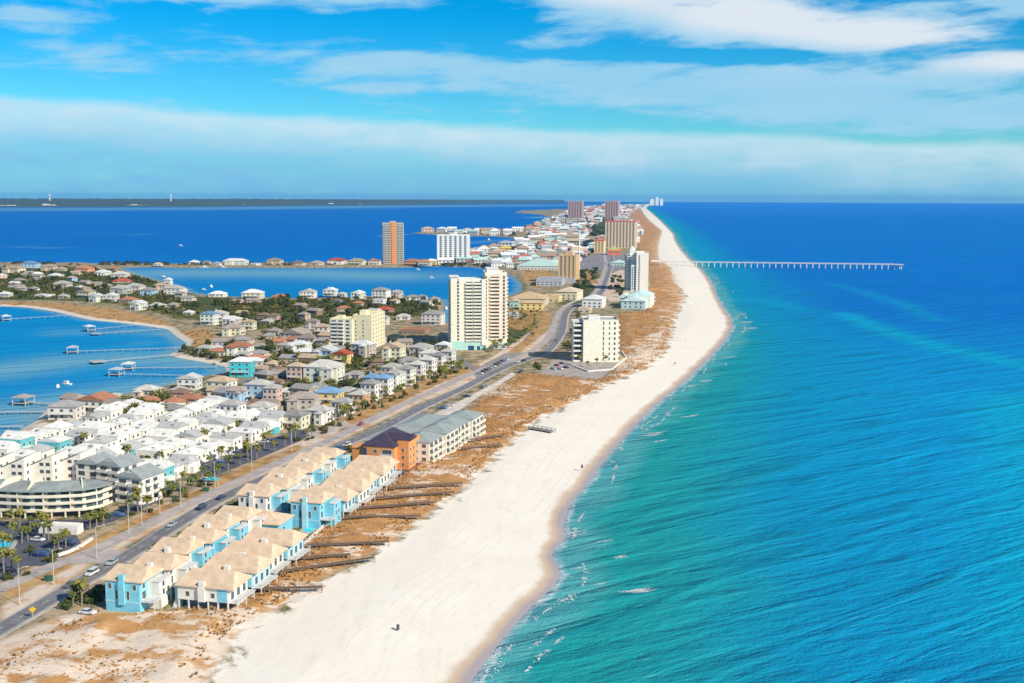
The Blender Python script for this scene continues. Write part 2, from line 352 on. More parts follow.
# foam washing along the gulf shore
fo = (dN * 0.0 + d + (noise(nt, p, 0.22, 4, 0.65) - 0.5) * 9.0)
foam = fo.sm(0.2, 1.0) * fo.sm(3.2, 1.2) * nM.sm(0.42, 0.55)
band = noise(nt, mapv(nt, p, (0.45, 1.3, 1), SW), 0.12, 5, 0.68, 0.4)
foam2 = band.sm(0.715, 0.76) * d.sm(46, 26) * d.sm(3, 8) * nM.sm(0.40, 0.5)
ff = (foam * 0.4 + foam2 * 0.7).clamp() * (1.0 - ib)
wc = mixc(nt, ff, wc, (0.85, 0.85, 0.82))
swash = d.sm(3.0, 0.0) * (1.0 - ib)
wc = mixc(nt, swash * 0.55, wc, (0.45, 0.46, 0.50))
nt.links.new(wc.k, b.inputs['Base Color'])
b.inputs['Specular IOR Level'].default_value = 0.0; b.inputs['Roughness'].default_value = 0.6
gls = nt.nodes.new('ShaderNodeBsdfGlossy'); gls.inputs['Roughness'].default_value = 0.34
mx = nt.nodes.new('ShaderNodeMixShader'); mx.inputs[0].default_value = 0.055
nt.links.new(b.outputs[0], mx.inputs[1]); nt.links.new(gls.outputs[0], mx.inputs[2]); nt.links.new(mx.outputs[0], nt.nodes['Material Output'].inputs[0])
near_f = py_.sm(2600, 300)
hgt = w1 * 3.0 * (0.35 + near_f) + w2 * 1.35 + w3 * 0.3 * near_f
bump(nt, b, hgt, 1.0, 1.0)
nt.links.new(b.inputs['Normal'].links[0].from_socket, gls.inputs['Normal'])
link('sea_water', me, m, kind='structure')

# ------------------------------------------------------------------ materials for built things
_mats = {}
def paint(col, kind='wall'):
    """procedural paint, roofing, foliage ... in a given base colour"""
    key = (tuple(round(c, 3) for c in col), kind)
    if key in _mats: return _mats[key]
    m, nt, b = new_mat(kind + '_material')
    p = geo_pos(nt) if kind in ('asphalt', 'concrete') else obj_pos(nt)
    dk = tuple(c * 0.72 for c in col); lt = tuple(min(c * 1.12, 0.9) for c in col)
    if kind == 'wall':
        c = mixc(nt, noise(nt, p, 0.5, 4, 0.65).sm(0.3, 0.75), lt, tuple(k * 0.88 for k in col))
        c = mixc(nt, noise(nt, mapv(nt, p, (2.5, 2.5, 0.12)), 1.0, 3).sm(0.58, 0.85) * 0.35, c, dk); b.inputs['Roughness'].default_value = 0.85
    elif kind == 'roof':
        c = mixc(nt, noise(nt, p, 0.35, 4, 0.7).sm(0.3, 0.7), lt, tuple(k * 0.82 for k in col))
        c = mixc(nt, noise(nt, p, 3.0, 3, 0.7).sm(0.5, 0.75) * 0.5, c, dk); b.inputs['Roughness'].default_value = 0.9
    elif kind == 'metalroof':
        px_, py_, pz_ = sep(nt, p)
        c = mixc(nt, (px_ * 9.0).f('SINE').sm(0.75, 1.0) * 0.5, col, dk)
        c = mixc(nt, noise(nt, p, 0.4, 4).sm(0.4, 0.75) * 0.5, c, dk); b.inputs['Roughness'].default_value = 0.55
    elif kind in ('asphalt', 'concrete'):
        c = mixc(nt, noise(nt, p, 0.22, 5, 0.65).sm(0.3, 0.72), lt, dk)
        c = mixc(nt, noise(nt, p, 2.5, 3, 0.7).sm(0.5, 0.8) * 0.5, c, tuple(k * 1.3 for k in col)); b.inputs['Roughness'].default_value = 0.92
    elif kind == 'leaf':
        c = mixc(nt, noise(nt, p, 0.9, 3, 0.6).sm(0.35, 0.68), tuple(k * 0.62 for k in col), tuple(k * 1.45 for k in col))
        oi = nt.nodes.new('ShaderNodeObjectInfo'); rnd = X(nt, oi.outputs['Random'])
        c = mixc(nt, rnd * 0.45, c, (col[0] * 1.7, col[1] * 1.25, col[2] * 0.8)); b.inputs['Roughness'].default_value = 0.75
        b.inputs['Specular IOR Level'].default_value = 0.2
    elif kind == 'carpaint':
        c = mixc(nt, noise(nt, p, 2.0, 2).sm(0.4, 0.7), col, tuple(k * 0.9 for k in col)); b.inputs['Roughness'].default_value = 0.25
        b.inputs['Coat Weight'].default_value = 0.5
    elif kind == 'glass':
        c = mixc(nt, noise(nt, p, 0.8, 2).sm(0.35, 0.65), col, tuple(k * 1.8 for k in col)); b.inputs['Roughness'].default_value = 0.15
    elif kind == 'wood':
        c = mixc(nt, noise(nt, mapv(nt, p, (1, 1, 6)), 1.3, 4, 0.65).sm(0.3, 0.7), lt, dk); b.inputs['Roughness'].default_value = 0.85
    else:
        c = mixc(nt, noise(nt, p, 1.5, 3).sm(0.35, 0.7), col, dk); b.inputs['Roughness'].default_value = 0.5
    nt.links.new(c.k, b.inputs['Base Color'])
    _mats[key] = m
    return m
WHITE = (0.78, 0.74, 0.66); CREAM = (0.76, 0.68, 0.50); GLASSC = (0.055, 0.070, 0.085)
GLASS = paint(GLASSC, 'glass'); RAIL = paint((0.72, 0.71, 0.68), 'trim'); TRIM = paint((0.8, 0.79, 0.76), 'trim')

# ------------------------------------------------------------------ mesh collector
class MB:
    def __init__(s): s.v = []; s.f = []; s.mi = []
    def poly(s, pts, mi=0):
        n = len(s.v); s.v += [tuple(q) for q in pts]; s.f.append(tuple(range(n, n + len(pts)))); s.mi.append(mi)
    def box(s, x0, x1, y0, y1, z0, z1, mi=0):
        n = len(s.v)
        s.v += [(x0, y0, z0), (x1, y0, z0), (x1, y1, z0), (x0, y1, z0), (x0, y0, z1), (x1, y0, z1), (x1, y1, z1), (x0, y1, z1)]
        for q in ((0, 3, 2, 1), (4, 5, 6, 7), (0, 1, 5, 4), (1, 2, 6, 5), (2, 3, 7, 6), (3, 0, 4, 7)):
            s.f.append(tuple(n + k for k in q)); s.mi.append(mi)
        return s
    def prism(s, pts, z0, z1, mi=0, side=None):
        n = len(s.v); k = len(pts)
        a = sum(pts[i][0] * pts[(i + 1) % k][1] - pts[(i + 1) % k][0] * pts[i][1] for i in range(k))
        if a < 0: pts = pts[::-1]
        s.v += [(q[0], q[1], z0) for q in pts] + [(q[0], q[1], z1) for q in pts]
        s.f.append(tuple(range(n, n + k))[::-1]); s.mi.append(mi); s.f.append(tuple(range(n + k, n + 2 * k))); s.mi.append(mi)
        for i in range(k):
            j = (i + 1) % k; s.f.append((n + i, n + j, n + k + j, n + k + i)); s.mi.append(mi if side is None else side)
        return s
    def bar(s, a, b, r0, r1=None, n=6, mi=0):
        r1 = r0 if r1 is None else r1
        a = Vector(a); b = Vector(b); d = (b - a).normalized(); u = d.orthogonal().normalized(); v = d.cross(u); k = len(s.v)
        for c, r in ((a, r0), (b, r1)):
            for i in range(n):
                t = 2 * math.pi * i / n; s.v.append(tuple(c + (u * math.cos(t) + v * math.sin(t)) * r))
        for i in range(n):
            j = (i + 1) % n; s.f.append((k + i, k + j, k + n + j, k + n + i)); s.mi.append(mi)
        s.f.append(tuple(range(k, k + n))[::-1]); s.f.append(tuple(range(k + n, k + 2 * n))); s.mi += [mi, mi]
        return s
    def hip(s, x0, x1, y0, y1, z, h, o=0.5, axis='x', hipf=1.0, t=0.25, mi=0):
        """hip roof (hipf=1) to gable (hipf=0), ridge along axis, with thickness t at the eaves"""
        x0 -= o; x1 += o; y0 -= o; y1 += o
        if axis == 'x':
            k = min((y1 - y0) / 2, (x1 - x0) / 2) * hipf; r0 = (x0 + k, (y0 + y1) / 2, z + t + h); r1 = (x1 - k, (y0 + y1) / 2, z + t + h)
        else:
            k = min((x1 - x0) / 2, (y1 - y0) / 2) * hipf; r0 = ((x0 + x1) / 2, y0 + k, z + t + h); r1 = ((x0 + x1) / 2, y1 - k, z + t + h)
        B = [(x0, y0, z), (x1, y0, z), (x1, y1, z), (x0, y1, z)]; T = [(q[0], q[1], z + t) for q in B]
        s.poly(B[::-1], mi)
        for i in range(4): s.poly((B[i], B[(i + 1) % 4], T[(i + 1) % 4], T[i]), mi)
        if axis == 'x':
            s.poly((T[0], T[1], r1, r0), mi); s.poly((T[2], T[3], r0, r1), mi); s.poly((T[1], T[2], r1), mi); s.poly((T[3], T[0], r0), mi)
        else:
            s.poly((T[1], T[2], r1, r0), mi); s.poly((T[3], T[0], r0, r1), mi); s.poly((T[0], T[1], r0), mi); s.poly((T[2], T[3], r1), mi)
        return s
    def shed(s, x0, x1, y0, y1, z0, z1, t=0.3, mi=0):
        """roof slab rising from z0 at x0 to z1 at x1"""
        B = [(x0, y0, z0), (x1, y0, z1), (x1, y1, z1), (x0, y1, z0)]; T = [(q[0], q[1], q[2] + t) for q in B]
        s.poly(B[::-1], mi); s.poly(T, mi)
        for i in range(4): s.poly((B[i], B[(i + 1) % 4], T[(i + 1) % 4], T[i]), mi)
        return s
    def mesh(s, name, *mats):
        me = bpy.data.meshes.new(name); me.from_pydata(s.v, [], s.f)
        for m in mats: me.materials.append(m)
        if len(mats) > 1: me.polygons.foreach_set('material_index', s.mi)
        me.update(); return me
    def build(s, name, mat, parent=None, loc=None):
        mats = mat if isinstance(mat, (list, tuple)) else (mat,)
        o = bpy.data.objects.new(name, s.mesh(name, *mats)); COL.objects.link(o)
        if parent is not None: o.parent = parent
        if loc is not None: o.location = loc
        return o
def inst(name, me, parent=None, loc=(0, 0, 0), rz=0.0, scale=None):
    o = bpy.data.objects.new(name, me); COL.objects.link(o)
    o.location = loc; o.rotation_euler = (0, 0, rz)
    if parent is not None: o.parent = parent
    if scale is not None: o.scale = scale
    return o
def tag(o, label, cat, group=None):
    o['label'] = label; o['category'] = cat
    if group: o['group'] = group
    return o
def thing(name, label, cat, loc, rz=0.0, group=None):
    o = bpy.data.objects.new(name, None); COL.objects.link(o); o.empty_display_size = 1
    o.location = (loc[0], loc[1], loc[2] if len(loc) > 2 else LZ); o.rotation_euler = (0, 0, rz)
    return tag(o, label, cat, group)
_kids = {}
def dup(o, loc, rz, label=None, group=None, scale=None):
    r = o.copy(); COL.objects.link(r); r.location = loc; r.rotation_euler = (0, 0, rz)
    if scale is not None: r.scale = (scale,) * 3
    if label: r['label'] = label
    if group: r['group'] = group
    if o.name not in _kids: _kids[o.name] = [(ch, list(ch.children)) for ch in o.children]
    for ch, sub in _kids[o.name]:
        c = ch.copy(); COL.objects.link(c); c.parent = r
        for g in sub:
            d_ = g.copy(); COL.objects.link(d_); d_.parent = c
    return r
ORD = 'first second third fourth fifth sixth seventh eighth ninth tenth eleventh twelfth thirteenth fourteenth fifteenth sixteenth seventeenth eighteenth'.split()

# shared small pieces: windows, panes, doors (x along the wall, facing -y)
_win = {}
def win_mesh(wd, ht, glass=None, frame=True):
    k = (round(wd, 1), round(ht, 1), glass.name if glass else '', frame)
    if k not in _win:
        q = MB()
        if frame:
            q.box(-wd / 2, wd / 2, -0.05, 0.02, -0.12, 0.0, 1); q.box(-wd / 2, wd / 2, -0.05, 0.02, ht, ht + 0.12, 1)
            q.box(-wd / 2 - 0.12, -wd / 2, -0.05, 0.02, -0.12, ht + 0.12, 1); q.box(wd / 2, wd / 2 + 0.12, -0.05, 0.02, -0.12, ht + 0.12, 1)
        q.box(-wd / 2, wd / 2, -0.03, 0.02, 0.0, ht, 0)
        _win[k] = q.mesh('window', glass or GLASS, TRIM)
    return _win[k]
def put_win(parent, face, u, z, wd, ht, W, Dp, name='window', glass=None):
    """window on a W x Dp body whose front is y=0: face f(ront) r(ight) l(eft) b(ack); u metres along that face"""
    me = win_mesh(wd, ht, glass)
    if face == 'f': inst(name, me, parent, (u, -0.004, z), 0)
    elif face == 'r': inst(name, me, parent, (W / 2 + 0.004, u, z), R(90))
    elif face == 'l': inst(name, me, parent, (-W / 2 - 0.004, u, z), R(-90))
    else: inst(name, me, parent, (u, Dp + 0.004, z), R(180))
def balcony_mb(W, Dp, railh=1.0, slab=0.22):
    """a slab with a rail of posts and a top bar, x along the wall, reaching out to -y"""
    q = MB(); q.box(-W / 2, W / 2, -Dp, -0.006, -slab, 0)
    q.box(-W / 2, W / 2, -Dp, -Dp + 0.08, railh - 0.1, railh)
    for s_ in (-1, 1): q.box(s_ * W / 2 - 0.04, s_ * W / 2 + 0.04, -Dp + 0.1, -0.006, railh - 0.1, railh)
    n = max(2, int(W / 0.55))
    for i in range(n + 1):
        xx = -W / 2 + 0.05 + (W - 0.1) * i / n; q.box(xx - 0.045, xx + 0.045, -Dp + 0.01, -Dp + 0.07, 0, railh - 0.1)
    return q
_bal = {}
def balcony(parent, W, Dp, mat, loc, rz=0.0, solid=False, name='balcony', railh=1.05):
    k = (round(W, 2), round(Dp, 2), mat.name, solid, railh)
    if k not in _bal:
        if solid:
            q = MB(); q.box(-W / 2, W / 2, -Dp, -0.006, -0.22, 0); q.box(-W / 2, W / 2, -Dp, -Dp + 0.1, 0, railh)
            q.box(-W / 2, -W / 2 + 0.1, -Dp + 0.1, -0.006, 0, railh); q.box(W / 2 - 0.1, W / 2, -Dp + 0.1, -0.006, 0, railh)
        else: q = balcony_mb(W, Dp, railh)
        _bal[k] = q.mesh('balcony', mat)
    return inst(name, _bal[k], parent, loc, rz)

# ------------------------------------------------------------------ roads, paths, car parks
def smooth_line(pts, step=6.0):
    pts = np.array(pts); out = []
    for i in range(len(pts) - 1):
        p0 = pts[max(i - 1, 0)]; p1 = pts[i]; p2 = pts[i + 1]; p3 = pts[min(i + 2, len(pts) - 1)]
        n = max(1, int(np.linalg.norm(p2 - p1) / step))
        for k in range(n):
            t = k / n
            out.append(0.5 * (2 * p1 + (p2 - p0) * t + (2 * p0 - 5 * p1 + 4 * p2 - p3) * t * t + (3 * p1 - p0 - 3 * p2 + p3) * t ** 3))
    out.append(pts[-1]); return np.array(out)
def offset_line(c, o):
    t = np.gradient(c, axis=0); t /= np.linalg.norm(t, axis=1)[:, None]; return c + np.column_stack([t[:, 1], -t[:, 0]]) * o
def strip(name, c, o0, o1, z, mat, kerb=0.0):
    a = offset_line(c, o0); b = offset_line(c, o1); q = MB(); n = len(c)
    q.v = [(x, y, z) for x, y in a] + [(x, y, z) for x, y in b]
    for i in range(n - 1): q.f.append((i, n + i, n + i + 1, i + 1)); q.mi.append(0)
    if kerb:
        for base in (0, n):
            k = len(q.v); q.v += [(v[0], v[1], z - kerb) for v in q.v[base:base + n]]
            for i in range(n - 1): q.f.append((base + i, base + i + 1, k + i + 1, k + i)); q.mi.append(0)
    return link(name, q.mesh(name, mat), kind='structure')
def dashes(name, c, o, wd, dash, gap, z, mat):
    s_ = np.concatenate([[0], np.cumsum(np.linalg.norm(np.diff(c, axis=0), axis=1))]); L = offset_line(c, o - wd / 2); Rr = offset_line(c, o + wd / 2); q = MB(); t = 0
    at = lambda A, u: (np.interp(u, s_, A[:, 0]), np.interp(u, s_, A[:, 1]), z)
    while t + dash < s_[-1]:
        q.poly((at(L, t), at(Rr, t), at(Rr, t + dash), at(L, t + dash))); t += dash + gap
    return link(name, q.mesh(name, mat), kind='structure')
ROADPX = [(-60, 663), (0, 629), (65, 591), (130, 554), (172, 527), (203, 508), (222, 498), (250, 485), (310, 458), (380, 428.5), (422, 407), (461, 389), (490, 374), (515, 363), (540, 355), (553, 345), (562, 330), (565, 315), (572, 307), (582, 303), (594, 300), (601, 292), (605, 282), (608, 274), (611, 266), (612, 258), (608, 251)]
road_c = smooth_line(PL(ROADPX)); ASPH = paint((0.20, 0.19, 0.20), 'asphalt')
PINKC = paint((0.46, 0.395, 0.36), 'concrete')
strip('road', road_c, -3.3, 3.3, LZ + 0.035, ASPH)
strip('road_shoulder', road_c, 3.32, 4.6, LZ + 0.03, paint((0.55, 0.47, 0.40), 'concrete'))
MARK = paint((0.78, 0.77, 0.72), 'trim')
dashes('road_markings', road_c, 0.0, 0.2, 3.0, 7.0, LZ + 0.055, MARK)
strip('road_edge_line', road_c, -3.05, -2.87, LZ + 0.055, MARK); strip('road_edge_line', road_c, 2.87, 3.05, LZ + 0.055, MARK)
PATHPX = [(-60, 615), (0, 589), (45, 569), (90, 552), (130, 533), (180, 508), (230, 485), (280, 462), (330, 440), (366, 422), (400, 406), (440, 388), (480, 370), (510, 360.5), (530, 352), (545, 341), (553, 330), (556, 319), (562, 309), (574, 301.5), (588, 297.5), (596, 291), (601, 281), (604, 272), (606, 264), (604, 252)]
path_c = smooth_line(PL(PATHPX)); strip('road_inland_carriageway', path_c, -3.0, 3.0, LZ + 0.03, PINKC)
dashes('road_markings', path_c, 0.0, 0.16, 3.0, 8.0, LZ + 0.05, MARK)
def sheet(name, px, z, mat, kind='structure'):
    q = MB(); q.poly([(a, b, z) for a, b in PL(px)][::-1]); return link(name, q.mesh(name, mat), kind=kind)
sheet('pavement_crossover', [(55, 558), (62, 564), (100, 563.5), (124, 553), (112, 549), (90, 556)], LZ + 0.026, PINKC)
LOT = paint((0.095, 0.10, 0.125), 'asphalt'); PALE = paint((0.5, 0.43, 0.37), 'concrete')
sheet('car_park', [(-40, 522), (95, 519), (140, 500), (150, 496), (148, 506), (112, 522), (75, 533), (82, 545), (58, 560), (50, 566), (22, 566), (20, 575), (-40, 590)], LZ + 0.02, LOT)
sheet('car_park', [(150, 506), (182, 487), (176, 483), (140, 500)], LZ + 0.022, LOT)
sheet('car_park', [(196, 472), (268, 440), (300, 428), (318, 431), (300, 441), (262, 457), (212, 477)], LZ + 0.02, LOT)
sheet('car_park', [(300, 433), (345, 421), (352, 425), (318, 437)], LZ + 0.024, PALE)
sheet('car_park', [(470, 372), (505, 353), (535, 352), (512, 362), (478, 379)], LZ + 0.02, paint((0.30, 0.27, 0.25), 'asphalt'))
sheet('car_park', [(536, 377), (556, 358), (580, 356), (620, 362), (600, 379)], LZ + 0.02, paint((0.42, 0.36, 0.31), 'concrete'))
sheet('car_park', [(560, 262), (606, 252), (640, 254), (632, 270), (580, 270)], LZ + 0.02, paint((0.26, 0.24, 0.25), 'asphalt'))
sheet('sandy_path', [(422, 420), (470, 396), (500, 380), (512, 372), (516, 375), (480, 396), (440, 424)], LZ + 0.06, paint((0.70, 0.61, 0.52), 'concrete'))
sheet('sandy_path', [(60, 619), (110, 614), (172, 615), (240, 612), (300, 592), (304, 596), (244, 618), (170, 621), (112, 620), (64, 627)], LZ + 0.03, paint((0.74, 0.65, 0.56), 'concrete'))
sheet('sandy_path', [(300, 551), (333, 526), (395, 482), (400, 485), (338, 532), (304, 558)], LZ + 0.025, paint((0.70, 0.61, 0.52), 'concrete'))
sheet('dark_ground_strip', [(392, 476), (402, 466), (420, 458), (424, 462), (408, 472), (398, 479)], LZ + 0.04, paint((0.12, 0.085, 0.10), 'asphalt'))  # dark strip on the ground beside the orange building
# minor streets in the neighbourhood
for pts in ([(250, 430), (240, 395), (262, 360), (300, 340), (330, 345)], [(480, 372), (440, 350), (400, 340), (340, 365), (300, 395)], [(60, 280), (120, 296), (200, 312), (300, 322), (360, 330)], [(604, 262), (580, 256), (540, 262), (500, 262), (460, 262)], [(608, 252), (603, 240), (590, 228), (600, 216), (620, 211)], [(598, 250), (592, 240), (575, 228), (585, 216)]):
    strip('road_side_street', smooth_line(PL(pts), 12), -3.0, 3.0, LZ + 0.024, paint((0.24, 0.22, 0.21), 'asphalt'))

# ------------------------------------------------------------------ tan-roofed beach townhouses
BLUE = paint((0.20, 0.56, 0.70), 'wall'); WHT = paint(WHITE, 'wall'); TANR = paint((0.68, 0.50, 0.34), 'roof'); PALEBLUE = paint((0.42, 0.66, 0.72), 'wall')
DECKW = paint((0.62, 0.60, 0.55), 'wood'); NAVY = paint((0.02, 0.045, 0.12), 'glass')
H_T = R(13.0); UX = np.array([math.cos(H_T), -math.sin(H_T)]); UY = np.array([math.sin(H_T), math.cos(H_T)]); O_T = P(105, 610)
def town_unit(label, u, v, wd, dp, wall_h, kind, end_mat, body_mat, group):
    w_ = O_T + UX * (u + wd / 2) + UY * v
    t = thing('beach_townhouse', label, 'townhouse', w_, -H_T, group); t.rotation_euler[2] = -H_T
    rng = random.Random(label)
    if kind == 'road':
        MB().box(-wd / 2, wd / 2, 0, dp - 0.03, 0, wall_h).build('wall', body_mat, t)
        MB().box(-wd / 2 - 0.06, wd / 2 + 0.06, -0.06, dp - 0.09, 2.7, 3.0).build('trim_band', PALEBLUE, t)
        rf_ = MB().hip(-wd / 2 - 0.4, wd / 2 + 0.5, 0.25, dp - 0.85, wall_h + 0.01, 2.7, 0.6, 'x', 0.25).build('roof', TANR, t)
        c = MB(); c.box(-0.9, 0.9, -0.75, -0.07, 2.2 if end_mat is BLUE else 0.0, wall_h - 0.05); c.box(-0.75, 0.75, -0.62, 0.5, wall_h - 0.05, wall_h + 1.9); c.build('chimney', end_mat, rf_)
        for u_ in (-1.7, 1.7): put_win(t, 'f', u_, 3.6, 0.8, 2.4, wd, dp)
        for u_ in (-wd * .36, wd * .36): put_win(t, 'f', u_, 6.4, 1.0, 1.5, wd, dp)
        # sea-side porch tower and decks
        MB().box(wd / 2 + 0.004, wd / 2 + 3.6, 4.2, dp - 1.4, 0, wall_h - 1.0).build('porch_wing', BLUE if rng.random() < .55 else WHT, t)
        MB().box(wd / 2 + 1.9, wd / 2 + 3.9, 4.0, dp - 1.2, wall_h - 0.99, wall_h - 0.75).build('porch_roof', TRIM, t)
        balcony(t, 4.0, 4.2, RAIL, (wd / 2 + 0.008, 2.2, 3.3), R(90), name='deck')
        for yy in (0.4, 4.0): MB().box(wd / 2 + 4.0, wd / 2 + 4.2, yy - 0.1, yy + 0.1, 0, 3.08).build('deck_post', RAIL, t)
        put_win(t, 'r', 2.2, 3.5, 1.8, 2.1, wd, dp, 'glass_door'); put_win(t, 'r', 2.2, 6.4, 1.2, 1.4, wd, dp)
        for yy, zz in ((6.2, 3.7), (8.6, 3.7), (6.2, 6.0), (8.6, 1.0)): put_win(t, 'r', yy, zz, 1.0, 1.5, wd + 7.2, dp)
        put_win(t, 'l', 3.0, 3.7, 1.2, 1.5, wd, dp); put_win(t, 'l', 8.0, 3.7, 1.2, 1.5, wd, dp); put_win(t, 'l', 3.0, 6.4, 1.2, 1.5, wd, dp); put_win(t, 'l', 8.0, 6.4, 1.2, 1.5, wd, dp)
        inst('garage_door', door_mesh(2.6, 2.2), t, (-wd / 2 - 0.004, 5.5, 0), R(-90))
    else:
        z0 = 2.7
        MB().box(-wd / 2, wd / 2, 0, dp - 0.03, z0, wall_h).build('wall', body_mat, t)
        MB().box(-wd / 2 + 1.2, wd / 2 - 4.0, 2.2, dp - 1.0, 0, z0 - 0.005).build('undercroft_shade', paint((0.10, 0.17, 0.24), 'wall'), t)  # dark box painted as the shade under the open stilt floor
        rf_ = MB().hip(-wd / 2, wd / 2 + 1.2, 0.0, dp - 0.9, wall_h + 0.01, 3.2, 0.6, 'x', 0.4).build('roof', TANR, t)
        for i in range(6):
            xx = -wd / 2 + 0.2 + (wd - 0.4) * i / 5; MB().box(xx - 0.18, xx + 0.18, 0.05, 0.4, 0, z0 - 0.006).build('stilt', TRIM, t)
        c = MB(); c.box(-1.1, 0.9, -0.8, -0.006, z0, wall_h - 0.02); c.box(-0.9, 0.7, -0.65, 0.5, wall_h - 0.02, wall_h + 1.7); c.build('chimney', WHT, rf_)
        for u_ in (-wd * .3, wd * .2): put_win(t, 'f', u_, z0 + 1.1, 1.1, 1.3, wd, dp)
        MB().box(wd / 2 - 3.2, wd / 2 - 0.4, -0.05, -0.006, z0 + .1, wall_h - .1).build('blue_panel', BLUE, t)
        for yy in (2.5, 6.0, 9.5): put_win(t, 'r', yy, z0 + 0.3, 1.7, 2.1, wd, dp, 'glass_door')
        balcony(t, dp - 0.6, 2.6, RAIL, (wd / 2 + 0.008, dp / 2, z0 + 0.05), R(90), name='deck')
        for yy in (0.6, dp / 2, dp - 0.9): MB().box(wd / 2 + 2.3, wd / 2 + 2.55, yy - 0.12, yy + 0.12, 0, z0 - 0.18).build('deck_post', RAIL, t)
        MB().box(-wd / 2 - 2.0, -wd / 2 - 0.006, 2.0, 6.0, 0, wall_h - 0.8).build('entry_wing', BLUE, t)
        q = MB()
        for i in range(7): q.box(-wd / 2 - 1.6 - 0.0, -wd / 2 - 0.3, 1.9 - 0.3 * (7 - i), 1.9 - 0.3 * (6 - i) - 0.01, 0.36 * i, 0.36 * i + 0.36)
        q.build('stairs', RAIL, t)
    return t
_door = {}
def door_mesh(wd, ht, col=(0.62, 0.62, 0.6)):
    k = (wd, ht, col)
    if k not in _door:
        q = MB(); q.box(-wd / 2, wd / 2, -0.06, 0.02, 0, ht)
        for i in range(1, 4): q.box(-wd / 2, wd / 2, -0.075, -0.06, ht * i / 4 - 0.03, ht * i / 4 + 0.03)
        _door[k] = q.mesh('door', paint(col, 'trim'))
    return _door[k]
for k in range(6):
    town_unit(f'{ORD[k]} tan-roofed townhouse from the plain blue end wall in the road-side row', 0.4 - 0.3 * k + 1.4 * (k % 2), 12.4 * k, 10.4, 11.9, 8.6 if k % 2 == 0 else 8.1, 'road', BLUE if k == 0 else WHT, BLUE if k % 3 == 0 else WHT, 'tan-roofed townhouses nearest the road')
for k in range(4):
    town_unit(f'{ORD[k]} tan-roofed stilt townhouse from the sandy track in the near sea-side row', 18.8 - 0.3 * k + 1.3 * (k % 2), 6.0 + 12.6 * k, 15.2, 11.6, 6.6 + 0.5 * (k % 2), 'sea', WHT, WHT if k % 2 == 0 else PALEBLUE, 'tan-roofed stilt townhouses facing the dunes')
for k in range(6):
    town_unit(f'{ORD[k]} tan-roofed townhouse from the white end wall in the farther road-side row', -4.4 - 0.35 * k + 1.4 * (k % 2), 88 + 12.4 * k, 10.4, 11.9, 8.6 if k % 2 == 0 else 8.1, 'road', WHT, WHT if k % 2 == 0 else BLUE, 'tan-roofed townhouses nearest the road')
town_unit('tall tan-roofed townhouse with a blue end wall beside the small turquoise pool', 17.5, 83.5, 10.5, 12.2, 9.0, 'road', PALEBLUE, BLUE, 'tan-roofed stilt townhouses facing the dunes')
for k in range(5):
    town_unit(f'{ORD[k]} tan-roofed stilt townhouse beyond the tall blue end wall in the far sea-side row', 16.6 - 0.3 * k + 1.3 * (k % 2), 96.5 + 12.2 * k, 15.0, 11.2, 6.6 + 0.5 * (k % 2), 'sea', WHT, PALEBLUE if k % 2 == 0 else WHT, 'tan-roofed stilt townhouses facing the dunes')
# lower house between the rows, pool and its deck
w_ = O_T + UX * 13.0 + UY * 68
t = thing('beach_house', 'low tan-roofed house with a long blue wall between the two groups of townhouses', 'house', w_, -H_T)
MB().box(-7, 7, 0, 11, 0, 5.4).build('wall', BLUE, t); MB().hip(-7, 7, 0, 11, 5.41, 2.6, 0.7, 'x', 1.0).build('roof', TANR, t)
for u_ in (-4.5, 0, 4.5): put_win(t, 'f', u_, 2.2, 1.2, 1.4, 14, 11)
put_win(t, 'r', 4, 1.8, 1.6, 2.0, 14, 11, 'glass_door')
def pool(label, px, mat_deck=None):
    c = PL(px); ctr = c.mean(0); q = MB(); q.prism([tuple(k - ctr) for k in c], 0.03, 0.10)
    t = thing('swimming_pool', label, 'pool', (ctr[0], ctr[1], LZ)); q.build('pool_water', paint((0.03, 0.45, 0.60), 'glass'), t)
    q = MB(); cc = [ctr + (k - ctr) * 1.35 for k in c]; q.prism([tuple(k - ctr) for k in cc], 0.0, 0.028); q.build('pool_deck', PALE, t)
pool('small turquoise pool between the tall blue end wall and the dune fence', [(302, 530), (310, 524), (318, 526), (309, 533)])
pool('turquoise swimming pool among palms beside the dark car park', [(-14, 545), (-8, 537), (8, 537), (14, 541), (10, 548), (-6, 549)])
# fence along the dune side
def fence(label, px, hgt, mat, post=4.0, solid=False):
    c = smooth_line(PL(px), post); ctr = c.mean(0); t = thing('fence', label, 'fence', (ctr[0], ctr[1], LZ))
    q = MB()
    for a, b_ in zip(c[:-1], c[1:]):
        a = a - ctr; b_ = b_ - ctr; d_ = (b_ - a) / np.linalg.norm(b_ - a); n_ = np.array([d_[1], -d_[0]]) * 0.06
        for z0, z1 in (((0.1, hgt - 0.05),) if solid else ((hgt * .35, hgt * .5), (hgt * .75, hgt * .92))): q.prism([tuple(a + n_), tuple(b_ + n_), tuple(b_ - n_), tuple(a - n_)], z0, z1)
    q.build('rails', mat, t); q = MB()
    for a in c: q.box(a[0] - ctr[0] - 0.1, a[0] - ctr[0] + 0.1, a[1] - ctr[1] - 0.1, a[1] - ctr[1] + 0.1, 0, hgt)
    q.build('posts', mat, t)
fence('long white fence between the near stilt townhouses and the dunes', [(238, 606), (268, 579), (302, 550)], 1.5, RAIL, solid=True)
fence('long white fence between the far stilt townhouses and the dunes', [(304, 546), (330, 523), (362, 500), (396, 479)], 1.5, RAIL, solid=True)

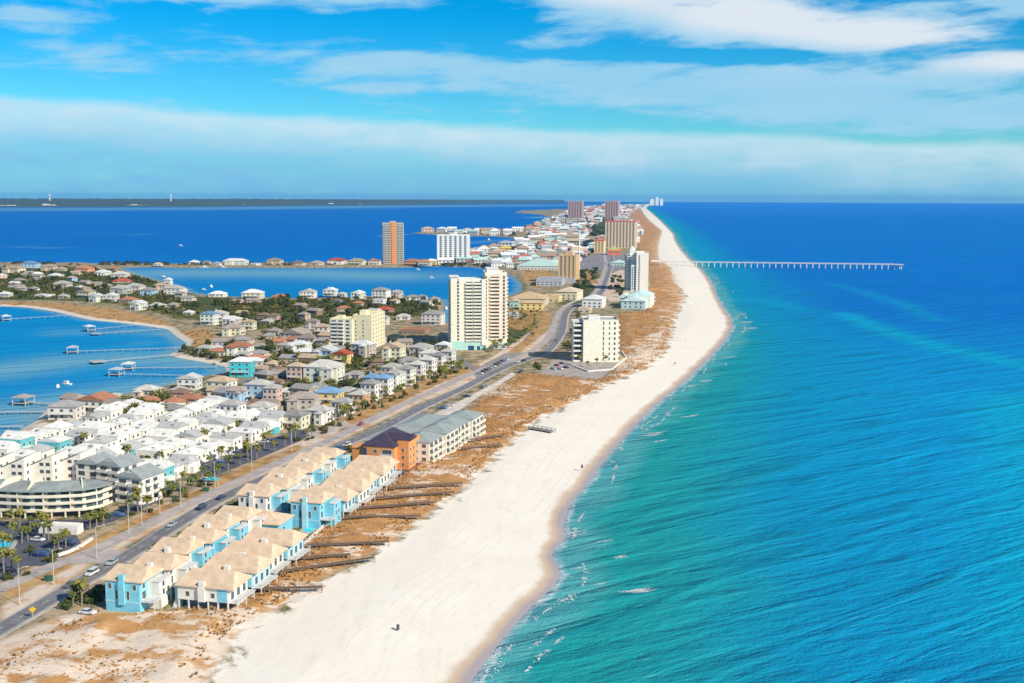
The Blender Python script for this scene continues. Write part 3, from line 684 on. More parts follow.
# ------------------------------------------------------------------ generic block with filled faces
def fill_face(store, face, x0, x1, y0, y1, cols, floors, z0, fh, balmat, glass=None, depth=1.3, solid=True):
    """cols: (start, end, kind) in fractions along the face seen from outside, left to right"""
    L = (x1 - x0) if face in 'fb' else (y1 - y0)
    for a, b_, kind in cols:
        wd = (b_ - a) * L; mid = (a + b_) / 2 * L
        if face == 'f': pos = (x0 + mid, y0 - 0.004); rz = 0
        elif face == 'r': pos = (x1 + 0.004, y0 + mid); rz = R(90)
        elif face == 'l': pos = (x0 - 0.004, y1 - mid); rz = R(-90)
        else: pos = (x1 - mid, y1 + 0.004); rz = R(180)
        for k in range(floors):
            z = z0 + k * fh
            if kind == 'bal':
                store.append(('glass_door', win_mesh(wd - 0.5, fh - 0.85, glass, False), (pos[0], pos[1], z + 0.1), rz))
                store.append(('balcony', ('bal', wd, depth, solid, balmat), (pos[0], pos[1], z), rz))
            elif kind == 'win': store.append(('window', win_mesh(max(0.8, wd - 0.5), fh * 0.5, glass, wd < 4), (pos[0], pos[1], z + fh * 0.28), rz))
            elif kind == 'dwin': store.append(('window', win_mesh(max(0.8, wd - 0.4), fh * 0.72, glass, False), (pos[0], pos[1], z + fh * 0.16), rz))
def flush(t, store):
    """first hundred of each part as objects, the rest as one mesh"""
    for nm in sorted(set(s_[0] for s_ in store)):
        it = [s_ for s_ in store if s_[0] == nm]
        it.sort(key=lambda s_: (-math.cos(s_[3]), -s_[2][2]))
        for i, (n_, me, loc, rz) in enumerate(it[:100]):
            if isinstance(me, tuple): balcony(t, me[1], me[2], me[4], loc, rz, me[3])
            else: inst(n_, me, t, loc, rz)
        if len(it) > 100:
            V = []; Fc = []; mi = []; mats = []
            for n_, me, loc, rz in it[100:]:
                if isinstance(me, tuple): me = balcony_get(me)
                M_ = Matrix.Translation(loc) @ Matrix.Rotation(rz, 4, 'Z'); k = len(V)
                for m_ in me.materials:
                    if m_ not in mats: mats.append(m_)
                V += [tuple(M_ @ v.co) for v in me.vertices]
                for p_ in me.polygons: Fc.append(tuple(k + i for i in p_.vertices)); mi.append(mats.index(me.materials[p_.material_index]))
            q = MB(); q.v = V; q.f = Fc; q.mi = mi; o = q.build(nm, mats, t); o['kind'] = 'stuff'
def balcony_get(me):
    o = balcony(None, me[1], me[2], me[4], (0, 0, 0), 0, me[3]); d_ = o.data; bpy.data.objects.remove(o); return d_
def base_of(pxl, pxr, pyb, turn=0.0):
    a = P(pxl, pyb); b_ = P(pxr, pyb); c = (a + b_) / 2; rz = -math.atan2(c[0], c[1]) + turn; return c, np.linalg.norm(b_ - a), rz, mpp((pxl + pxr) / 2, pyb)
def parapet(q, x0, x1, y0, y1, z, h=1.0, t=0.3):
    q.box(x0, x1, y0, y0 + t, z, z + h); q.box(x0, x1, y1 - t, y1, z, z + h); q.box(x0, x0 + t, y0 + t, y1 - t, z, z + h); q.box(x1 - t, x1, y0 + t, y1 - t, z, z + h)

# ------------------------------------------------------------------ twin cream tower by the lagoon cove
CR = paint((0.82, 0.74, 0.58), 'wall'); PKW = paint((0.83, 0.66, 0.52), 'wall'); MINT = paint((0.42, 0.68, 0.60), 'wall')
c, W_, rz, s_ = base_of(451, 508, 350)
t = thing('condo_tower', 'twin cream high-rise with stacked balconies and mint green base by the lagoon cove', 'apartment tower', c, rz + R(4))
x = lambda px: (px - 479.5) * s_
zt = lambda py: (350 - py) * s_
L0, L1 = x(451), x(486); R0, R1 = L1 + 0.02, x(508)
MB().box(L0, L1, 0, 20, zt(341), zt(281)).build('wall', CR, t)
MB().box(L0 - 0.3, L1, -0.4, 20.2, 0, zt(341) - 0.01).build('base_storeys', MINT, t)
MB().box(R0, R1, 9, 34, 0, zt(275)).build('wall', PKW, t)
q = MB(); q.box(L0, x(458), 0.0, 12, zt(281) + 0.01, zt(277)); q.box(L0 - 1, x(459), -0.8, 13, zt(277) + 0.01, zt(276)); parapet(q, x(459.2), L1, 0, 20, zt(281) + 0.01, 1.4); q.box(x(470), x(482), 6, 16, zt(281) + 0.01, zt(279.3)); q.build('roof_parapet', WHT, t)
q = MB(); parapet(q, R0, R1, 9, 34, zt(275) + 0.01, 1.3); q.box(x(488), x(500), 12, 28, zt(275) + 0.01, zt(270)); q.box(x(487.5), x(500.5), 11.5, 28.5, zt(270) + 0.01, zt(269.3)); q.build('roof_penthouse', WHT, t)
MB().box(x(481.5), x(485.9), -1.2, -0.004, zt(345), zt(279)).build('corner_column', WHT, t)
st = []; fh = (zt(281) - zt(341)) / 18
fill_face(st, 'f', L0, L1, 0, 20, [(0.17, 0.24, 'dwin'), (0.42, 0.63, 'bal'), (0.65, 0.86, 'bal')], 18, zt(341) + 0.2, fh, CR)
fill_face(st, 'l', L0, L1, 0, 20, [(0.15, 0.4, 'bal'), (0.55, 0.8, 'bal')], 18, zt(341) + 0.2, fh, CR)
fill_face(st, 'f', R0, R1, 9, 34, [(0.0, 0.1, 'dwin'), (0.22, 0.66, 'bal'), (0.80, 0.92, 'dwin')], 18, zt(341) + 0.2, fh * 1.07, PKW)
fill_face(st, 'r', R0, R1, 9, 34, [(0.15, 0.45, 'bal'), (0.55, 0.85, 'bal')], 18, zt(341) + 0.2, fh * 1.07, PKW)
flush(t, st)
q = MB(); q.box(x(468), x(474), -0.46, -0.41, 0.1, 3.4); q.build('entrance', NAVY, t); q = MB(); q.box(x(477), x(480), -0.46, -0.41, 0.1, 3.0); q.build('entrance', NAVY, t)
for px in (455, 459, 463): put_win(t, 'f', x(px), 4.4, 1.2, 1.6, 0, 0)

# ------------------------------------------------------------------ cream beachfront condo
c, W_, rz, s_ = base_of(573, 618, 362)
t = thing('condo_block', 'pale cream eight-storey beach condo with rounded white balconies on its shaded side', 'apartment block', c, rz + R(5))
YC = paint((0.86, 0.77, 0.62), 'wall'); x = lambda px: (px - 595.5) * s_; zt = lambda py: (362 - py) * s_
X0, X1 = x(583), x(618)
hh = zt(321)
MB().box(X0, X1, 0, 24, 0, hh).build('wall', YC, t)
q = MB(); parapet(q, X0, X1, 0, 24, hh + 0.01, 1.1); q.box(X0 + 4, X0 + 12, 6, 16, hh + 0.01, hh + 3); q.build('roof_parapet', WHT, t)
MB().box(X0 + 0.35, X1 - 0.35, 0.35, 23.65, hh + 0.005, hh + 0.12).build('roof', paint((0.42, 0.40, 0.38), 'roof'), t)
MB().box(x(573.5), X0 - 0.01, 5, 22, 0, hh - 1.5).build('wall', WHT, t)
q = MB(); q.box(x(573), X0 - 0.01, 4.6, 22.4, hh - 1.49, hh - 0.9); q.build('roof', WHT, t)
st = []; fh = hh / 8
for k in range(8):
    z = k * fh
    st.append(('balcony', ('bal', (X0 - x(573.5)) * 0.92, 3.4, True, WHT), ((X0 + x(573.5)) / 2 - 0.4, 4.99, z + 0.1), 0))
    st.append(('glass_door', win_mesh(5.2, fh - 0.9, None, False), ((X0 + x(573.5)) / 2, 4.995, z + 0.2), 0))
fill_face(st, 'f', X0, X1, 0, 24, [(0.55, 0.60, 'dwin'), (0.72, 0.77, 'win'), (0.86, 0.93, 'win')], 8, 0.3, fh, WHT)
fill_face(st, 'r', X0, X1, 0, 24, [(0.08, 0.35, 'bal'), (0.4, 0.65, 'bal'), (0.7, 0.95, 'bal')], 8, 0.3, fh, WHT)
flush(t, st)
q = MB(); pts = [tuple(v - c) for v in PL([(572, 366), (588, 372), (612, 370), (626, 358), (622, 352)])]
t2 = thing('garden_wall', 'low white wall round the terrace in front of the cream beach condo', 'wall', c)
for a, b_ in zip(pts[:-1], pts[1:]): q.bar((a[0], a[1], 0.5), (b_[0], b_[1], 0.5), 0.55, n=4)
q.build('wall_run', WHT, t2)

# ------------------------------------------------------------------ white beach tower with pastel low block in front
c, W_, rz, s_ = base_of(627, 648, 291)
t = thing('condo_tower', 'slim white beach tower with a stepped domed turret beside the dunes', 'apartment tower', c, rz + R(4))
x = lambda px: (px - 637.5) * s_; zt = lambda py: (291 - py) * s_
MB().box(x(636), x(648), 0, 40, 0, zt(254)).build('wall', WHT, t)
MB().box(x(627), x(636) - 0.02, 12, 44, 0, zt(256)).build('wall', WHT, t)
MB().box(x(631), x(636) - 0.03, 2, 11.98, 0, zt(265)).build('wall', paint((0.62, 0.76, 0.78), 'wall'), t)
q = MB(); q.box(x(630), x(635), 16, 26, zt(256) + 0.01, zt(251)); q.bar((x(632.5), 21, zt(251) + 0.01), (x(632.5), 21, zt(249)), 5.0, 3.0, 10); q.bar((x(632.5), 21, zt(249)), (x(632.5), 21, zt(247)), 3.0, 0.6, 10); parapet(q, x(636), x(648), 0, 40, zt(254) + 0.01, 1.5, 0.5); q.build('turret', WHT, t)
st = []; fh = zt(256) / 15
fill_face(st, 'f', x(636), x(648), 0, 40, [(0.15, 0.3, 'dwin')], 15, 1, fh, WHT)
fill_face(st, 'f', x(631), x(636), 2, 12, [(0.1, 0.45, 'dwin'), (0.55, 0.9, 'dwin')], 10, 1, fh, WHT)
fill_face(st, 'f', x(627), x(636), 12, 44, [(0.05, 0.4, 'bal')], 15, 1, fh, WHT)
fill_face(st, 'l', x(627), x(636), 12, 44, [(0.1, 0.3, 'bal'), (0.4, 0.6, 'bal'), (0.7, 0.9, 'bal')], 15, 1, fh, WHT)
flush(t, st)
c, W_, rz, s_ = base_of(621, 645, 309)
t = thing('beach_hotel', 'low pastel green gabled building at the foot of the slim white beach tower', 'hotel', c, rz - R(8))
PGR = paint((0.55, 0.70, 0.66), 'roof'); PGW = paint((0.50, 0.66, 0.66), 'wall')
MB().box(-W_ / 2, W_ / 2, 0, 16, 0, 8).build('wall', PGW, t); MB().hip(-W_ / 2, W_ / 2, 0, 16, 8.01, 5, 0.8, 'y', 0.25).build('roof', PGR, t)
MB().box(-W_ / 2 + 4, W_ / 2 + 3, 16.05, 50, 0, 12).build('wall', WHT, t); MB().hip(-W_ / 2 + 4, W_ / 2 + 3, 16.9, 50, 12.01, 5, 0.8, 'y', 0.3).build('roof', PGR, t)
MB().box(-W_ / 2 - 5, -W_ / 2 + 3.9, 24, 46, 0, 9).build('wall', PGW, t); MB().hip(-W_ / 2 - 5, -W_ / 2 + 3.0, 24, 46, 9.01, 4, 0.7, 'y', 0.3).build('roof', PGR, t)
for u_ in (-8, -3, 3, 8):
    for z in (1.2, 4.8): put_win(t, 'f', u_, z, 1.6, 1.8, W_, 16)
for k in range(6): balcony(t, 4.5, 1.6, WHT, (W_ / 2 + 3.006, 20 + 5.2 * k, 4.2), R(90)); balcony(t, 4.5, 1.6, WHT, (W_ / 2 + 3.006, 20 + 5.2 * k, 8.2), R(90))

# ------------------------------------------------------------------ generic rectangular tower
def tower(name, label, cat, pxl, pxr, pyb, pyt, depth, turn, wall, fcols, rcols, floors, roof=None, cap=None, accent=None, lcols=None, balm=None, z0=1.0):
    c, W_, rz, s_ = base_of(pxl, pxr, pyb); hh = (pyb - pyt) * s_
    t = thing(name, label, cat, c, rz + turn); wm = paint(wall, 'wall')
    MB().box(-W_ / 2, W_ / 2, 0, depth, 0, hh).build('wall', wm, t)
    q = MB(); parapet(q, -W_ / 2 - 0.1, W_ / 2 + 0.1, -0.1, depth + 0.1, hh + 0.01, s_ * 0.8, 0.5); q.build('roof_parapet', paint(roof or wall, 'wall'), t)
    if cap:
        q = MB()
        for a, b_, h2 in cap: q.box(-W_ / 2 + a * W_, -W_ / 2 + b_ * W_, depth * .3, depth * .7, hh + 0.005, hh + h2 * s_)
        q.build('roof_housing', paint(roof or wall, 'wall'), t)
    if accent:
        for a, b_, col, out_ in accent: MB().box(-W_ / 2 + a * W_, -W_ / 2 + b_ * W_, -out_, -0.006, 0, hh + s_ * 1.6).build('accent_column', paint(col, 'wall'), t)
    st = []; fh = (hh - z0) / floors; bm = balm or wm
    fill_face(st, 'f', -W_ / 2, W_ / 2, 0, depth, fcols, floors, z0, fh, bm)
    if rcols: fill_face(st, 'r', -W_ / 2, W_ / 2, 0, depth, rcols, floors, z0, fh, bm)
    if lcols: fill_face(st, 'l', -W_ / 2, W_ / 2, 0, depth, lcols, floors, z0, fh, bm)
    flush(t, st); return t, c, W_, rz + turn, s_, hh
cols = lambda n, kind, pad=0.03, fill=0.7: [(pad + (1 - 2 * pad) * (i + (1 - fill) / 2) / n, pad + (1 - 2 * pad) * (i + (1 + fill) / 2) / n, kind) for i in range(n)]
# yellow mid-rise: two staggered wings
c, W_, rz, s_ = base_of(329, 372, 349)
t = thing('condo_block', 'yellow eight-storey block with small square windows and white balconies in the neighbourhood', 'apartment block', c, rz - R(20))
YW = paint((0.78, 0.69, 0.45), 'wall'); k_ = s_
hh = 29 * k_
MB().box(-16, 1.5, 0, 16, 0, hh).build('wall', WHT if False else paint((0.80, 0.74, 0.56), 'wall'), t)
MB().box(1.52, 16, 2, 34, 0, hh + 3.0).build('wall', YW, t)
q = MB(); parapet(q, -16, 1.5, 0, 16, hh + 0.01, 1.0); parapet(q, 1.52, 16, 2, 34, hh + 3.01, 1.0); q.box(4, 9, 10, 18, hh + 3.01, hh + 6.5); q.box(-12, -7, 4, 10, hh + 0.01, hh + 2.8); q.build('roof_parapet', YW, t)
st = []
fill_face(st, 'f', -16, 1.5, 0, 16, [(0.05, 0.3, 'bal'), (0.36, 0.6, 'bal'), (0.7, 0.9, 'win')], 8, 0.4, hh / 8, WHT)
fill_face(st, 'f', 1.52, 16, 2, 34, [(0.1, 0.2, 'win'), (0.5, 0.6, 'win')], 8, 0.4, hh / 8, WHT)
fill_face(st, 'r', 1.52, 16, 2, 34, [(0.1, 0.16, 'win'), (0.3, 0.36, 'win'), (0.5, 0.56, 'win'), (0.7, 0.76, 'win'), (0.88, 0.94, 'win')], 8, 0.4, (hh + 3) / 8, WHT)
flush(t, st)
# tan hotel tower
t, c, W_, rz, s_, hh = tower('hotel_tower', 'tan square high-rise hotel standing beside a mast near the road bend', 'hotel tower', 558, 576, 283, 256, 24, -R(12), (0.72, 0.46, 0.22), cols(4, 'dwin', 0.04, 0.45), cols(3, 'dwin', 0.06, 0.4), 13, (0.66, 0.44, 0.25), [(0.3, 0.75, 4.0)])
c2 = P(588, 285)
MB().box(-40, 12, -8, -0.2, 0, 7).build('podium', paint((0.42, 0.42, 0.46), 'wall'), t)
t = thing('radio_mast', 'thin white mast with a round top beside the tan hotel tower', 'mast', P(579, 274)); q = MB(); q.bar((0, 0, 0), (0, 0, 66), 1.3, 0.9, 8); q.build('pole', WHT, t); q = MB(); q.bar((0, 0, 66.01), (0, 0, 69), 1.5, 5.0, 12); q.bar((0, 0, 69), (0, 0, 72), 5.0, 1.5, 12); q.build('tank', paint((0.45, 0.62, 0.66), 'wall'), t)
# big hotel with red roof edges
REDR = (0.62, 0.10, 0.08)
t, c, W_, rz, s_, hh = tower('hotel_tower', 'wide cream beach hotel with red roof edge and rows of dark balconies', 'hotel', 605, 635, 248, 222, 45, -R(6), (0.74, 0.56, 0.38), cols(9, 'dwin', 0.02, 0.55), cols(3, 'dwin', 0.05, 0.5), 14, REDR, [(0.02, 0.14, 1.2), (0.42, 0.58, 1.2), (0.88, 0.98, 1.2)], lcols=cols(3, 'dwin', 0.05, 0.5))
t, c, W_, rz, s_, hh = tower('hotel_wing', 'small yellow hotel with a red roof edge left of the wide cream hotel', 'hotel', 594, 604, 253, 241, 30, -R(6), (0.78, 0.58, 0.28), cols(3, 'dwin', 0.05, 0.5), None, 6, REDR)
t, c, W_, rz, s_, hh = tower('beach_restaurant', 'low red and yellow building at the foot of the wide cream hotel', 'restaurant', 608, 621, 255, 250, 30, 0, (0.70, 0.20, 0.10), cols(4, 'win', 0.05, 0.5), None, 1, (0.75, 0.5, 0.15))
MB().hip(-W_ / 2 + 6, W_ / 2 - 8, 3, 22, hh + 1, 7, 0.5, 'x', 1.0).build('roof', paint((0.35, 0.55, 0.25), 'roof'), t)
# two far brown towers
for a, b_, l in ((568, 582, 'left brown-pink apartment tower of the far pair on the horizon'), (605, 618, 'right brown-pink apartment tower of the far pair on the horizon')):
    tower('condo_tower', l, 'apartment tower', a, b_, 219.5, 202, 60, -R(8), (0.52, 0.33, 0.29), cols(5, 'dwin', 0.03, 0.45), cols(2, 'dwin', 0.1, 0.4), 18, (0.55, 0.36, 0.32), [(0.3, 0.7, 0.8)])
# tower with an orange stripe, and the white one, on the spit
tower('condo_tower', 'tall grey tower with a bright orange vertical stripe on the lagoon spit', 'apartment tower', 383, 404, 264, 224, 24, R(3), (0.48, 0.44, 0.38), [(0.03, 0.17, 'bal'), (0.2, 0.36, 'bal'), (0.66, 0.8, 'bal'), (0.83, 0.97, 'bal')], cols(3, 'dwin', 0.05, 0.4), 22, (0.42, 0.38, 0.34), [(0.35, 0.65, 2.5)], [(0.41, 0.60, (0.72, 0.24, 0.06), 1.4)], balm=paint((0.62, 0.56, 0.48), 'wall'))
tower('condo_tower', 'wide white high-rise with tall columns of blue-grey windows on the lagoon spit', 'apartment tower', 437, 469, 264, 236, 26, -R(5), (0.80, 0.78, 0.74), cols(6, 'dwin', 0.04, 0.5), cols(2, 'dwin', 0.1, 0.4), 14, (0.8, 0.78, 0.74), [(0.4, 0.62, 2.0), (0.05, 0.16, 1.2), (0.85, 0.96, 1.2)])
# far white towers at the end of the strip
for a, b_, py, l in ((650, 654, 199.5, 'left of the white towers where the beach meets the horizon'), (655.5, 658.5, 197.5, 'tallest of the white towers where the beach meets the horizon'), (660, 663, 199.2, 'right of the white towers where the beach meets the horizon')):
    c = P((a + b_) / 2, 205.5); s_ = mpp((a + b_) / 2, 205.5); q = MB(); wd = (b_ - a) * s_ / 2; q.box(-wd, wd, 0, 60, 0, (205.5 - py) * s_); q.box(-wd * .4, wd * .4, 10, 40, (205.5 - py) * s_ + 0.01, (206 - py) * s_)
    o = q.build('condo_tower', WHT); o.location = (c[0], c[1], LZ); tag(o, l, 'apartment tower')

# ------------------------------------------------------------------ orange building with the dark roof
ORG = paint((0.72, 0.30, 0.10), 'wall'); DKR = paint((0.055, 0.04, 0.075), 'roof')
c = P(375, 470); h_ = R(15)
t = thing('condo_block', 'orange building with a dark purple roof at the end of the tan-roofed townhouses', 'apartment block', c, -h_)
MB().box(-5.2, 8.5, 0, 22, 0, 10.2).build('wall', ORG, t)
MB().box(-10.5, -5.22, 1.0, 9, 0, 8.6).build('stair_tower', ORG, t)
MB().box(-10.8, -5.23, 0.7, 9.3, 8.61, 9.0).build('stair_tower_roof', ORG, t)
MB().box(-5.1, -3.6, -0.06, -0.004, 0, 9.4).build('recess_shade', NAVY, t)  # flat dark strip on the wall, painted as the shade of a recess
MB().hip(-5.2, 8.5, 0.4, 22, 10.21, 4.6, 0.8, 'y', 0.8).build('roof', DKR, t)
MB().box(8.52, 13.5, 4.0, 12, 0, 12.4).build('sea_tower', ORG, t); MB().box(8.53, 12.5, 13.0, 20, 0, 11.6).build('sea_tower', ORG, t)
MB().hip(3.5, 13.9, 4.4, 11.6, 12.41, 2.0, 0.5, 'x', 0.0).build('dormer_roof', DKR, t)
MB().box(3.6, 8.4, 4.45, 11.5, 10.8, 12.4).build('dormer', ORG, t)
for z in (0.4, 3.5, 6.6):
    balcony(t, 5.5, 2.2, RAIL, (5.4, -0.004, z), 0); put_win(t, 'f', 5.4, z + 0.2, 4.2, 2.1, 13.7, 22, 'glass_door')
    put_win(t, 'f', 0.2, z + 0.8, 1.5, 1.4, 13.7, 22)
    inst('window', win_mesh(1.4, 1.5), t, (13.504, 6.2, z + 0.9), R(90)); inst('window', win_mesh(1.4, 1.5), t, (13.504, 9.6, z + 0.9), R(90))
    inst('window', win_mesh(1.0, 1.5), t, (11, 3.996, z + 0.9), 0); inst('window', win_mesh(1.2, 1.5), t, (12.504, 16.5, z + 0.9), R(90))
# grey-roofed condos
GRR = paint((0.34, 0.37, 0.35), 'metalroof'); CW = paint((0.76, 0.70, 0.58), 'wall')
c = P(415, 462.5); h_ = R(17)
t = thing('condo_block', 'long three-storey cream condo with grey-green roof beside the orange building', 'apartment block', c, -h_)
SEC = [(0, 16.5, 0.0, 9.0), (16.52, 33, 1.5, 9.6), (33.02, 50, 0.6, 9.0), (50.02, 66, 2.2, 9.6)]
q = MB()
for v0, v1, u0, z_ in SEC: q.box(-7 + u0, 6.5 + u0, v0, v1, 0, z_)
q.build('wall', CW, t)
for v0, v1, u0, z_ in SEC: MB().hip(-7 + u0, 6.9 + u0, v0 + .1, v1 - .2, z_ + .01, 2.5, 0.4, 'y', 0.95).build('roof', GRR, t)
for v0, v1, u0, z_ in SEC:
    for k in range(3):
        for i in range(3): balcony(t, 4.4, 1.5, CW, (6.506 + u0, v0 + 2.8 + 5.4 * i, 0.25 + 2.95 * k), R(90), True); inst('glass_door', win_mesh(3.6, 2.1), t, (6.504 + u0, v0 + 2.8 + 5.4 * i, 0.4 + 2.95 * k), R(90))
for k in range(3):
    for u_ in (-4.5, 0.3, 4.2): put_win(t, 'f', u_, 0.9 + 2.95 * k, 1.8, 1.5, 13, 36)
w_ = c + np.array([math.cos(h_), -math.sin(h_)]) * -19 + np.array([math.sin(h_), math.cos(h_)]) * 6
t = thing('condo_block', 'low cream condo with grey-green roofs between the road and the long beach condo', 'apartment block', w_, -h_)
q = MB(); q.box(-7, 7, 0, 30, 0, 6.5); q.box(-5.5, 8, 30.02, 62, 0, 6.8); q.build('wall', CW, t)
q = MB(); q.hip(-7, 7, 0, 29.6, 6.51, 1.6, 0.6, 'y', 1.0); q.hip(-5.5, 8, 31.0, 62, 6.81, 1.6, 0.6, 'y', 1.0); q.build('roof', GRR, t)
for i in range(5): put_win(t, 'r', 3 + 5.5 * i, 1.0, 2.0, 1.5, 14, 30); put_win(t, 'r', 3 + 5.5 * i, 4.2, 2.0, 1.5, 14, 30)
for u_ in (-4.5, 0, 4.5): put_win(t, 'f', u_, 1.0, 1.8, 1.5, 14, 30); put_win(t, 'f', u_, 4.2, 1.8, 1.5, 14, 30)

# ------------------------------------------------------------------ curved cream condo over its parking
c0 = P(45, 518); front = PL([(-70, 519), (-35, 516), (-2, 517.5), (28, 519), (56, 518.5), (84, 517), (100, 514), (113, 509)]) - c0
t = thing('condo_block', 'curved three-storey cream condo with a grey zigzag roof standing over open parking', 'apartment block', c0)
def ribbon(pts, o0, o1, z0, z1):
    a = offset_line(pts, o0); b_ = offset_line(pts, o1); q = MB()
    for i in range(len(pts) - 1): q.prism([tuple(a[i]), tuple(a[i + 1]), tuple(b_[i + 1]), tuple(b_[i])], z0, z1)
    return q
FW = paint((0.78, 0.70, 0.56), 'wall'); fr = smooth_line(front, 5.0)
dense = fr
ribbon(dense, -13.5, -1.6, 2.9, 11.6).build('wall', FW, t)
ribbon(dense, -13.4, -4.0, 0.02, 2.88).build('parking_shade_wall', paint((0.16, 0.15, 0.16), 'wall'), t)  # dark colour stands for the shade inside the open parking
for k in range(3):
    z = 2.95 + 2.95 * k
    ribbon(dense, -1.58, 0.0, z - 0.25, z).build('balcony', FW, t)
    ribbon(dense, -0.14, 0.05, z + 0.01, z + 1.0).build('balcony_rail', FW, t)
s_ = np.concatenate([[0], np.cumsum(np.linalg.norm(np.diff(dense, axis=0), axis=1))])
tg = np.gradient(dense, axis=0)
q = MB(); u = 2.0; inner = offset_line(dense, -1.5); i_ = 0
while u < s_[-1] - 1:
    xx = np.interp(u, s_, dense[:, 0]); yy = np.interp(u, s_, dense[:, 1]); a = math.atan2(np.interp(u, s_, tg[:, 1]), np.interp(u, s_, tg[:, 0]))
    p2 = (np.interp(u, s_, inner[:, 0]), np.interp(u, s_, inner[:, 1]))
    MB().box(-0.22, 0.22, -0.22, 0.22, 0, 2.68).build('pillar', FW, t, (xx, yy + 0.3, 0))
    for k in range(3):
        for o_ in (0, ):
            inst('glass_door', win_mesh(2.6, 1.9, paint((0.05, 0.09, 0.10), 'glass'), False), t, (p2[0], p2[1] - 0.12, 3.1 + 2.95 * k), a)
    if i_ % 2 == 0:
        o = MB().box(-0.15, 0.15, -1.4, 0.0, 0, 8.6).build('party_wall', FW, t, (p2[0] + 1.9 * math.cos(a), p2[1] + 1.9 * math.sin(a) - 0.02, 2.96)); o.rotation_euler = (0, 0, a)
    u += 4.6; i_ += 1
MBr = MB()
ri = offset_line(dense, 0.6); ro = offset_line(dense, -14); rm = offset_line(dense, -7)
for i in range(len(dense) - 1):
    zz0 = 13.0 + 0.9 * math.sin(i * 1.1); zz1 = 13.0 + 0.9 * math.sin((i + 1) * 1.1)
    E0 = (ri[i][0], ri[i][1], 11.65); E1 = (ri[i + 1][0], ri[i + 1][1], 11.65); M0 = (rm[i][0], rm[i][1], zz0); M1 = (rm[i + 1][0], rm[i + 1][1], zz1); B0 = (ro[i][0], ro[i][1], 11.65); B1 = (ro[i + 1][0], ro[i + 1][1], 11.65)
    MBr.poly((E0, E1, M1, M0)); MBr.poly((M0, M1, B1, B0)); MBr.poly((E1, E0, B0, B1))
    MBr.poly(((ri[i][0], ri[i][1], 11.3), (ri[i + 1][0], ri[i + 1][1], 11.3), E1, E0))
MBr.build('roof', paint((0.30, 0.33, 0.31), 'roof'), t)
for k_ in range(2, len(dense) - 2, 2):
    n_ = ro[k_] - ri[k_]; n_ = n_ / np.linalg.norm(n_); tt = np.array([n_[1], -n_[0]]) * .18; a0 = ri[k_] + n_ * .9; a1 = rm[k_] - n_ * 1.0; a2 = ro[k_] - n_ * .4; q = MB(); top = 14.6 + (k_ % 4) * .4
    A_ = [(a0, 11.66), (a1, top), (a2, top - .6), (a2, 11.66)]; q.poly([(v[0] + tt[0], v[1] + tt[1], z) for v, z in A_]); q.poly([(v[0] - tt[0], v[1] - tt[1], z) for v, z in A_][::-1])
    for i in range(4):
        (v0, z0_), (v1, z1_) = A_[i], A_[(i + 1) % 4]; q.poly([(v0[0] - tt[0], v0[1] - tt[1], z0_), (v1[0] - tt[0], v1[1] - tt[1], z1_), (v1[0] + tt[0], v1[1] + tt[1], z1_), (v0[0] + tt[0], v0[1] + tt[1], z0_)])
    q.build('roof_parapet', FW, t)
t.scale = (1, 1, .86)
# stepped blocks with slanted roofs behind it
SHR = paint((0.31, 0.34, 0.33), 'roof')
def shed_block(label, px, py, wd, dp, h0, h1, turn, wins=3):
    t = thing('condo_block', label, 'apartment block', P(px, py), turn)
    q = MB(); k = len(q.v)
    A = [(-wd / 2, 0), (wd / 2, 0), (wd / 2, dp), (-wd / 2, dp)]; hs = [h0, h1, h1, h0]
    q.v += [(a[0], a[1], 0) for a in A] + [(a[0], a[1], z) for a, z in zip(A, hs)]
    q.f += [(k, k + 3, k + 2, k + 1), (k + 4, k + 5, k + 6, k + 7)] + [(k + i, k + (i + 1) % 4, k + 4 + (i + 1) % 4, k + 4 + i) for i in range(4)]; q.mi += [0] * 6
    q.build('wall', paint((0.80, 0.75, 0.66), 'wall'), t)
    MB().shed(-wd / 2 - 0.5, wd / 2 - 0.8, -0.4, dp + 0.3, h0 + 0.02, h0 + (h1 - h0) * (wd - 0.3) / wd + 0.12, 0.25).build('roof', SHR, t)
    for k in range(wins):
        put_win(t, 'f', wd * .1, 1.6 + 2.9 * k, 1.7, 1.3, wd, dp); put_win(t, 'f', wd * .34, 1.6 + 2.9 * k, 1.7, 1.3, wd, dp)
        for v_ in (2.5, 6.5): put_win(t, 'r', v_, 1.6 + 2.9 * k, 1.3, 1.3, wd, dp)
    return t
for i, (px, py, wd) in enumerate(((-14, 487, 10.5), (12, 486, 11), (40, 484, 11), (68, 481, 11.5))):
    shed_block(f'{ORD[i]} slant-roofed white block from the left behind the curved condo', px, py, wd, 12, 6.6, 11.4, R(-8))
